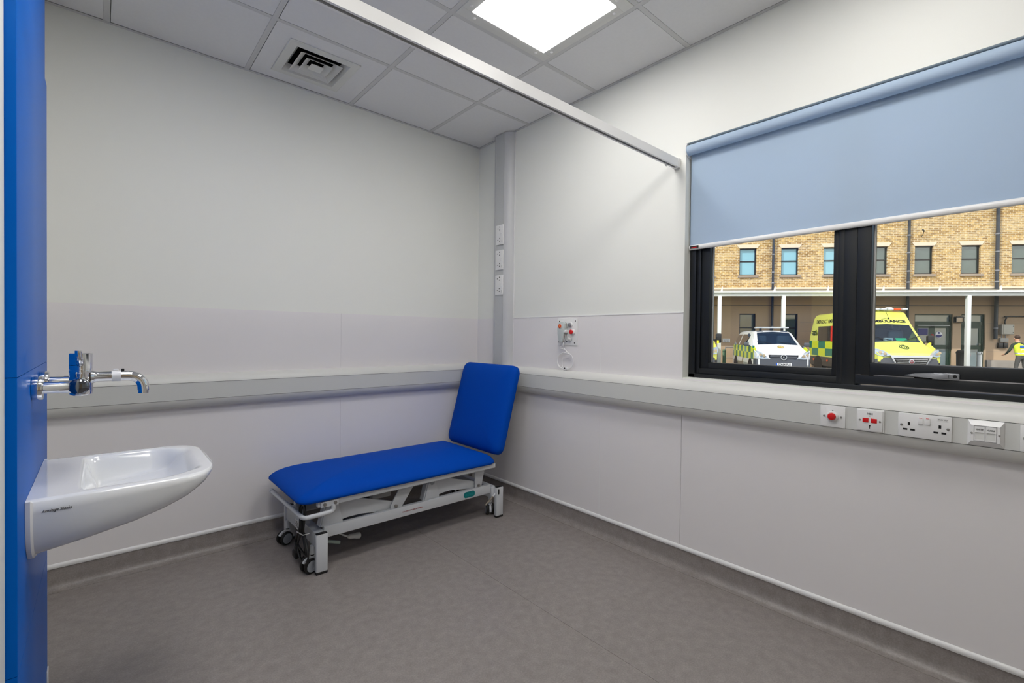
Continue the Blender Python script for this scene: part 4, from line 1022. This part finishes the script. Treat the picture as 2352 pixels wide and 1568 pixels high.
g = G(); g.prism([(-.50, .94), (.50, .94), (.47, .83), (.36, .74), (-.36, .74), (-.47, .83)], 1, -.055, .0, bev=.008); gr = g.build('grille', M['blackplastic'], vt, local=True)
for z in (.80, .865, .925):
    g = G(); g.box(-.46+abs(z-.87)*.3, .46-abs(z-.87)*.3, -.068, -.05, z-.016, z+.016, .004); g.build('grille_bar', M['bumper'], gr, local=True)
g = G(); g.tube([(.095*math.cos(a), -.085, .845+.095*math.sin(a)) for a in [2*PI*i/28 for i in range(28)]], .013, 8, closed=True)
for k in range(3):
    a = R(90+120*k); g.tube([(0, -.085, .845), (.09*math.cos(a), -.085, .845+.09*math.sin(a))], [.017, .006], 6)
g.build('star_emblem', M['silver'], gr, local=True)
g = G(); g.cyl((0, -.06, .845), (0, -.078, .845), .095, n=24); g.build('emblem_disc', M['blackplastic'], gr, local=True)
for s in (-1, 1):
    P_ = [(.50, .79, -.03), (.52, .81, -.045), (.72, 1.02, .02), (.87, 1.08, .13), (.925, 1.06, .24), (.93, .90, .20), (.88, .81, .06), (.70, .78, -.02)]
    g = G(); g.loft([[(s*x*1.01, y-.03, z) for x, z, y in P_], [(s*x*.98, y+.06, z) for x, z, y in P_]], 0); hl = g.build('headlight', M['lens'], vt, local=True, ang=60)
    for (x, z, r_) in ((.66, .90, .055), (.78, .94, .05)):
        g = G(); g.cyl((s*x, -.045, z), (s*x, -.06, z), r_, n=18); g.build('lamp', M['chrome'], hl, local=True)
    g = G(); g.box(s*.98, s*1.16, .98, 1.10, 1.24, 1.40, .035); g.box(s*.90, s*1.0, 1.02, 1.08, 1.24, 1.28); g.build('mirror', M['bumper'], vt, local=True)
g = G(); g.box(-.26, .26, -.078, -.062, .525, .635, .003); pl = g.build('number_plate', M['notice'], vt, local=True)
g = G(); g.box(-.26, -.215, -.080, -.077, .526, .634); g.build('plate_band', mat('blue plate band', (20, 90, 200), .4), pl, local=True, smooth=False)
g = G(); text(g, 'GX64 FUJ', .108, (.022, -.0795, .580), FRONTW, bold=.003, xs=.92); g.build('plate_number', M['ink'], pl, local=True, smooth=False)
g = G(); g.box(-.62, .62, 1.72, 1.98, 1.965, 2.02, .02); lb = g.build('light_bar', M['lens'], vt, local=True)
for x in (-.4, 0, .4):
    g = G(); g.box(x-.04, x+.04, 1.8, 1.9, 1.87, 1.97); g.build('bar_foot', M['blackplastic'], lb, local=True)
hood = Matrix.Translation((0.02, .46, 1.222)) @ Matrix.Rotation(R(19), 4, 'X')
crest(vt, None, hood, (M['notice'], mat('gold crest print', (190, 160, 40), .4)), .115)
for x0_, x1_ in ((-.1, -.70), (.65, .05)):
    g = G(); g.tube([(x0_, .80, 1.335), (x1_, .95, 1.42)], .010, 6); g.build('wiper', M['blackplastic'], vt, local=True)

# --- yellow ambulance
def ambulance(label, loc):
    at = thing('ambulance', label, 'ambulance', loc, -yaw0-R(12), 'yellow emergency ambulances')
    st = [(0, .99, .84, .28, .82), (.06, 1.08, .96, .26, .93), (.28, 1.20, 1.01, .26, .95), (.80, 1.47, 1.02, .26, .92), (1.47, 2.13, 1.02, .26, .90), (2.02, 2.66, 1.02, .26, .93), (2.15, 2.70, 1.02, .26, .93), (3.3, 2.71, 1.02, .26, .93), (5.45, 2.70, 1.02, .26, .93), (5.72, 2.62, 1.02, .26, .90), (5.96, 1.75, 1.0, .30, .98)]
    def ag(i, sj, j):
        if i == 3 and sj == 8: return 'windscreen'
        if i == 3 and sj == 5: return 'side_window'
        return 'body'
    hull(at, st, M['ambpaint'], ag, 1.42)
    cabin(at, .86, .86, 1.80, 1.50, 2.1)
    for x in (-.88, .88):
        for y in (.95, 4.9): wheel(at, x+math.copysign(.143, x), y, .345, math.copysign(1, x))
    bp = ((-1.03, .34), (-.98, .08), (-.80, -.03), (-.35, -.075), (.35, -.075), (.80, -.03), (.98, .08), (1.03, .34), (.95, .45), (-.95, .45))
    g = G(); g.loft([[(x*f, y, z) for x, y in bp] for z, f in ((.26, .96), (.40, 1.0), (.82, 1.0), (.90, .97))], 0); g.build('bumper', M['bumper'], at, local=True)
    g = G(); g.prism([(-.66, 1.0), (.66, 1.0), (.60, .92), (.44, .58), (-.44, .58), (-.60, .92)], 1, -.10, -.05, bev=.01); fr = g.build('grille_surround', M['silver'], at, local=True)
    g = G(); g.prism([(-.55, .915), (.55, .915), (.41, .63), (-.41, .63)], 1, -.108, -.09, bev=.004); gr = g.build('grille', M['blackplastic'], at, local=True)
    for z in (.68, .74, .80, .86):
        ww = .41+(z-.63)*.49; g = G(); g.box(-ww+.03, ww-.03, -.116, -.10, z-.011, z+.011); g.build('grille_bar', M['silver'], gr, local=True)
    g = G(); g.cyl((0, -.108, .78), (0, -.125, .78), .085, n=24, bev=.004); be = g.build('round_badge', M['silver'], gr, local=True)
    g = G(); g.cyl((0, -.125, .78), (0, -.129, .78), .062, n=24); g.build('badge_disc', mat('dark red enamel', (120, 20, 40), .3), be, local=True)
    g = G(); text(g, 'FIAT', .050, (0, -.1305, .78), FRONTW, bold=.001); g.build('badge_lettering', M['silver'], be, local=True, smooth=False)
    for s in (-1, 1):
        P_ = [(.60, .99, -.055), (.66, 1.04, -.03), (.80, 1.16, .04), (.94, 1.22, .16), (1.02, 1.23, .30), (1.03, 1.08, .26), (.97, .99, .08), (.80, .95, -.02)]
        g = G(); g.loft([[(s*x, y-.03, z) for x, z, y in P_], [(s*x*.97, y+.07, z) for x, z, y in P_]], 0); hl = g.build('headlight', M['lens'], at, local=True, ang=60)
        for (x, z, y, r_) in ((.80, 1.05, -.03, .05), (.91, 1.10, .04, .05)):
            g = G(); g.cyl((s*x, y-.02, z), (s*x, y-.035, z), r_, n=18); g.build('lamp', M['chrome'], hl, local=True)
        g = G(); g.box(s*1.12, s*1.32, 1.02, 1.16, 1.36, 1.72, .04); g.box(s*.98, s*1.14, 1.06, 1.12, 1.42, 1.50, .01); mr = g.build('mirror', M['blackplastic'], at, local=True)
        g = G(); g.box(s*1.15, s*1.22, 1.00, 1.02, 1.34, 1.46); g.build('mirror_flash', M['yel'], mr, local=True)
    sl_ = math.atan2(2.66-2.13, 2.02-1.47)
    slope = Matrix.Translation((0, 1.545, 2.265)) @ Matrix.Rotation(sl_, 4, 'X')
    g = G(); text(g, 'AMBULANCE', .20, (.08, 1.575, 2.265), Matrix.Rotation(sl_, 4, 'X'), bold=.005, xs=1.02, ext=.004); g.build('front_lettering', M['ink'], at, local=True, smooth=False)
    hd = math.atan2(1.47-1.20, .52)
    crest(at, None, Matrix.Translation((0.03, .40, 1.275)) @ Matrix.Rotation(hd, 4, 'X'), (M['yel'], M['dgreen']), .15)
    for k in range(8):
        x = -.84+.24*k; am = k in (1, 6)
        g = G(); g.box(x-.10, x+.10, 1.90, 2.12, 2.70, 2.79, .03); g.build('roof_lamp', M['orange'] if am else M['lens'], at, local=True)
    g = G(); g.cyl((.48, 2.3, 2.72), (.48, 2.3, 2.84), .12, n=20, bev=.03); g.build('beacon', M['owhite'], at, local=True)
    g = G(); g.tube([(.15, 1.66, 2.40), (.22, 2.02, 2.70)], .006, 5); g.tube([(.15, 1.66, 2.40), (-.1, 1.66, 2.34)], .006, 5); g.sphere((.15, 1.65, 2.38), .03, 10); g.build('aerial', M['blackplastic'], at, local=True)
    for x0_, x1_ in ((-.15, -.80), (.85, .25)):
        g = G(); g.tube([(x0_, .80, 1.52), (x1_, .98, 1.69)] if x0_ < 0 else [(x1_, .80, 1.52), (x0_, 1.0, 1.71)], .012, 6); g.build('wiper', M['blackplastic'], at, local=True)
    # near flank
    X = -1.023
    g = G(); text(g, 'EMERGENCY AMBULANCE', .235, (-.9475, 5.30, 2.33), Matrix.Rotation(R(3.9), 4, 'Y') @ RIGHTW, bold=.003, align='LEFT', xs=.84, ext=.002); g.build('side_lettering', M['ink'], at, local=True, smooth=False)
    g = G(); g.prism([(4.97, 1.47), (3.72, 1.47), (3.72, 2.12), (4.90, 2.12)], 0, X-.006, X+.08); sw = g.build('side_pane', mat('dark tinted glass', (52, 46, 40), .06, var=.3, scale=20, coat=1), at, local=True, smooth=False)
    g = G(); g.box(X-.006, X+.08, 3.55, 3.66, 1.45, 2.12); g.build('red_stripe', M['red'], at, local=True, smooth=False)
    for y in (5.35, 3.95):
        g = G(); g.cyl((X-.001, y, .60), (X-.02, y, .60), .05, n=14); g.build('marker_lamp', M['orange'], at, local=True)
    crest(at, None, Matrix.Translation((X+.004, 5.14, 1.84)) @ RIGHTW, (M['yel'], M['dgreen']), .10)
    g = G()
    for z, q in ((1.90, .30), (1.82, .36), (1.76, .25)): g.box(X-.002, X+.04, 5.30, 5.30+q, z-.018, z+.018)
    g.build('side_print', M['dgreen'], at, local=True, smooth=False)
    return at
ambulance('yellow emergency ambulance facing the window on the right of the white van', at_c(14.09, 16.6))
t = ambulance('yellow ambulance mostly hidden by the left window frame, black mirror showing', at_c(6.42, 17.0))
# papers on the dashboard of the first ambulance
t = thing('tissue_box', 'small white and teal box on the ambulance dashboard', 'box', at_c(14.09, 16.6, GZ+1.501), -yaw0-R(12))
g = G(); g.box(-.28, -.02, 1.00, 1.12, 0, .115, .005); g.build('carton', M['notice'], t, local=True)
g = G(); g.box(-.22, -.06, .994, 1.0, .03, .085); g.build('carton_print', M['teal'], t, local=True, smooth=False)
t = thing('green_card', 'bright green card lying on the ambulance dashboard', 'card', at_c(14.09, 16.6, GZ+1.501), -yaw0-R(12))
g = G(); g.box(.10, .46, 0, .17, 0, .004, M=Matrix.Translation((0, .98, .004)) @ Matrix.Rotation(R(40), 4, 'X')); g.build('card', mat('bright green card stock', (30, 220, 150), .5), t, local=True)

# ------------------------------------------------------------------ person
pt = thing('person', 'person in a yellow hi-vis vest and grey trousers, back turned, leaning to the wall', 'person', at_f(19.40, 3.0), AF)
V = []; E_ = []; RD = []
def node(p, r, par=None):
    V.append(p); RD.append(r)
    if par is not None: E_.append((par, len(V)-1))
    return len(V)-1
pel = node((0, 0, .95), (.155, .11)); sp1 = node((.01, .05, 1.10), (.15, .105), pel); sp2 = node((.0, .11, 1.27), (.165, .115), sp1); sp3 = node((-.01, .16, 1.42), (.15, .10), sp2)
nk = node((-.01, .19, 1.52), (.058, .058), sp3); hd_ = node((-.01, .215, 1.61), (.078, .088), nk); hd2 = node((-.01, .22, 1.70), (.083, .098), hd_); hd3 = node((-.01, .21, 1.775), (.055, .065), hd2)
for s in (-1, 1):
    hp_ = node((s*.10, .0, .88), (.10, .105), pel); kn = node((s*.155, .05, .49), (.068, .07), hp_); an = node((s*.19, -.03, .10), (.045, .05), kn); to = node((s*.205, .10, .045), (.045, .035), an); node((s*.215, .20, .035), (.035, .028), to)
    sh = node((s*.20-.01, .15, 1.40), (.062, .062), sp3); el = node((s*.33, .14 if s < 0 else .22, 1.16), (.052, .052), sh); wr_ = node((s*.30, .36, 1.00), (.034, .034), el); pm = node((s*.295, .43, .97), (.036, .020), wr_)
    for k in range(4): f1 = node((s*(.265+.022*k), .49, .955), (.0095, .0095), pm); node((s*(.265+.022*k), .525+.004*(k % 2), .93), (.008, .008), f1)
    f1 = node((s*.25, .45, .975), (.011, .011), pm); node((s*.235, .49, .965), (.009, .009), f1)
me = bpy.data.meshes.new('person_body'); me.from_pydata(V, E_, [])
ob = bpy.data.objects.new('person_body', me); C.objects.link(ob)
mk = ob.modifiers.new('skin', 'SKIN'); mk.use_smooth_shade = True
for i, v in enumerate(me.skin_vertices[0].data): v.radius = RD[i]; v.use_root = (i == 0)
ob.modifiers.new('sub', 'SUBSURF').levels = 2
bpy.context.view_layer.update()
bm_ = bpy.data.meshes.new_from_object(ob.evaluated_get(bpy.context.evaluated_depsgraph_get()))
bpy.data.objects.remove(ob)
skin = mat('skin', (214, 160, 130), .5, var=.05); trs = mat('dark grey trousers', (84, 82, 80), .8, var=.1); slv = mat('dark green jersey', (44, 56, 46), .8, var=.1); sho = mat('black boots', (20, 20, 20), .5)
for m in (skin, trs, slv, sho): bm_.materials.append(m)
for p in bm_.polygons:
    c = p.center; p.use_smooth = True
    if c.z < .13: p.material_index = 3
    elif c.z < .99 and abs(c.x) < .29 and c.y < .30: p.material_index = 1
    elif c.z > 1.50 or (c.y > .37 and c.z < 1.06): p.material_index = 0
    else: p.material_index = 2
bo_ = bpy.data.objects.new('body', bm_); C.objects.link(bo_); bo_.parent = pt
g = G()
def el_ring(cx, cy, z, a, b, n=24): return [(cx+a*math.cos(2*PI*i/n), cy+b*math.sin(2*PI*i/n), z) for i in range(n)]
g.loft([el_ring(0, .02, .96, .195, .150), el_ring(.005, .05, 1.08, .190, .148), el_ring(0, .10, 1.25, .200, .150), el_ring(-.005, .14, 1.38, .205, .140), el_ring(-.01, .165, 1.47, .14, .105), el_ring(-.01, .175, 1.495, .085, .08)], 0, False, False)
vst = g.build('vest', mat('fluorescent yellow vest', (214, 236, 50), .6, var=.06), pt, local=True, ang=60)
g = G(); g.loft([el_ring(.002, .035, 1.02, .197, .155), el_ring(.004, .045, 1.065, .195, .154)], 0, False, False); g.build('reflective_band', M['silver'], vst, local=True, ang=60)
g = G(); g.box(-.10, .10, -.075, -.055, 1.27, 1.37, .004, M=Matrix.Translation((0, .012, 0)) @ Matrix.Rotation(0, 4, 'X')); g.build('back_patch', mat('blue vest patch', (40, 100, 190), .6), vst, local=True)
g = G(); g.box(-.075, .075, -.065, -.05, 1.09, 1.22, .004); g.build('lower_patch', M['notice'], vst, local=True)
g = G(); g.sphere((-.01, .195, 1.715), .098, 20, (.92, 1.0, .95)); g.build('hair', mat('short brown hair', (70, 50, 40), .8, var=.1), pt, local=True)
for s in (-1, 1):
    g = G(); g.sphere((-.01+s*.088, .225, 1.655), .03, 12, (.4, .7, 1.1)); g.build('ear', skin, pt, local=True)
# ------------------------------------------------------------------ light and camera
w = bpy.data.worlds.new('sky'); bpy.context.scene.world = w; w.use_nodes = True
nt = w.node_tree; bg = nt.nodes['Background']
sk = nt.nodes.new('ShaderNodeTexSky'); sk.sky_type = 'NISHITA'; sk.sun_disc = False; sk.sun_elevation = R(42); sk.sun_rotation = R(200); sk.air_density = 1.0; sk.dust_density = 2.0
nt.links.new(sk.outputs[0], bg.inputs['Color']); bg.inputs['Strength'].default_value = 0.22
sl = bpy.data.lights.new('sun', 'SUN'); sl.energy = 3.6; sl.angle = R(.6); sl.color = (1, .955, .88)
so_ = bpy.data.objects.new('sun', sl); C.objects.link(so_)
sd = Vector((.94*.8, -.18*.8, -.62)).normalized()
so_.rotation_euler = sd.to_track_quat('-Z', 'Y').to_euler(); so_.location = (-6, 2, 12)

yaw, pitch, roll, FPX = 0.7194471845500634, -0.012194544962232384, 0.010859228618217045, 1077.188
F = Vector((math.sin(yaw)*math.cos(pitch), math.cos(yaw)*math.cos(pitch), math.sin(pitch)))
r0 = Vector((math.cos(yaw), -math.sin(yaw), 0)); u0 = r0.cross(F)
rr = r0*math.cos(roll)+u0*math.sin(roll); uu = u0*math.cos(roll)-r0*math.sin(roll)
cam = bpy.data.cameras.new('camera'); co = bpy.data.objects.new('camera', cam); C.objects.link(co)
co.matrix_world = Matrix(((rr.x, uu.x, -F.x, -2.2852976), (rr.y, uu.y, -F.y, -3.0287674), (rr.z, uu.z, -F.z, 1.20527), (0, 0, 0, 1)))
cam.sensor_width = 36; cam.lens = FPX/2352*36; cam.clip_start = .05; cam.clip_end = 300
sc = bpy.context.scene; sc.camera = co
vs = sc.view_settings; sc.display_settings.display_device = 'sRGB'
vs.view_transform = 'Standard'; vs.look = 'None'; vs.gamma = 1; vs.use_curve_mapping = False; vs.exposure = 0.0
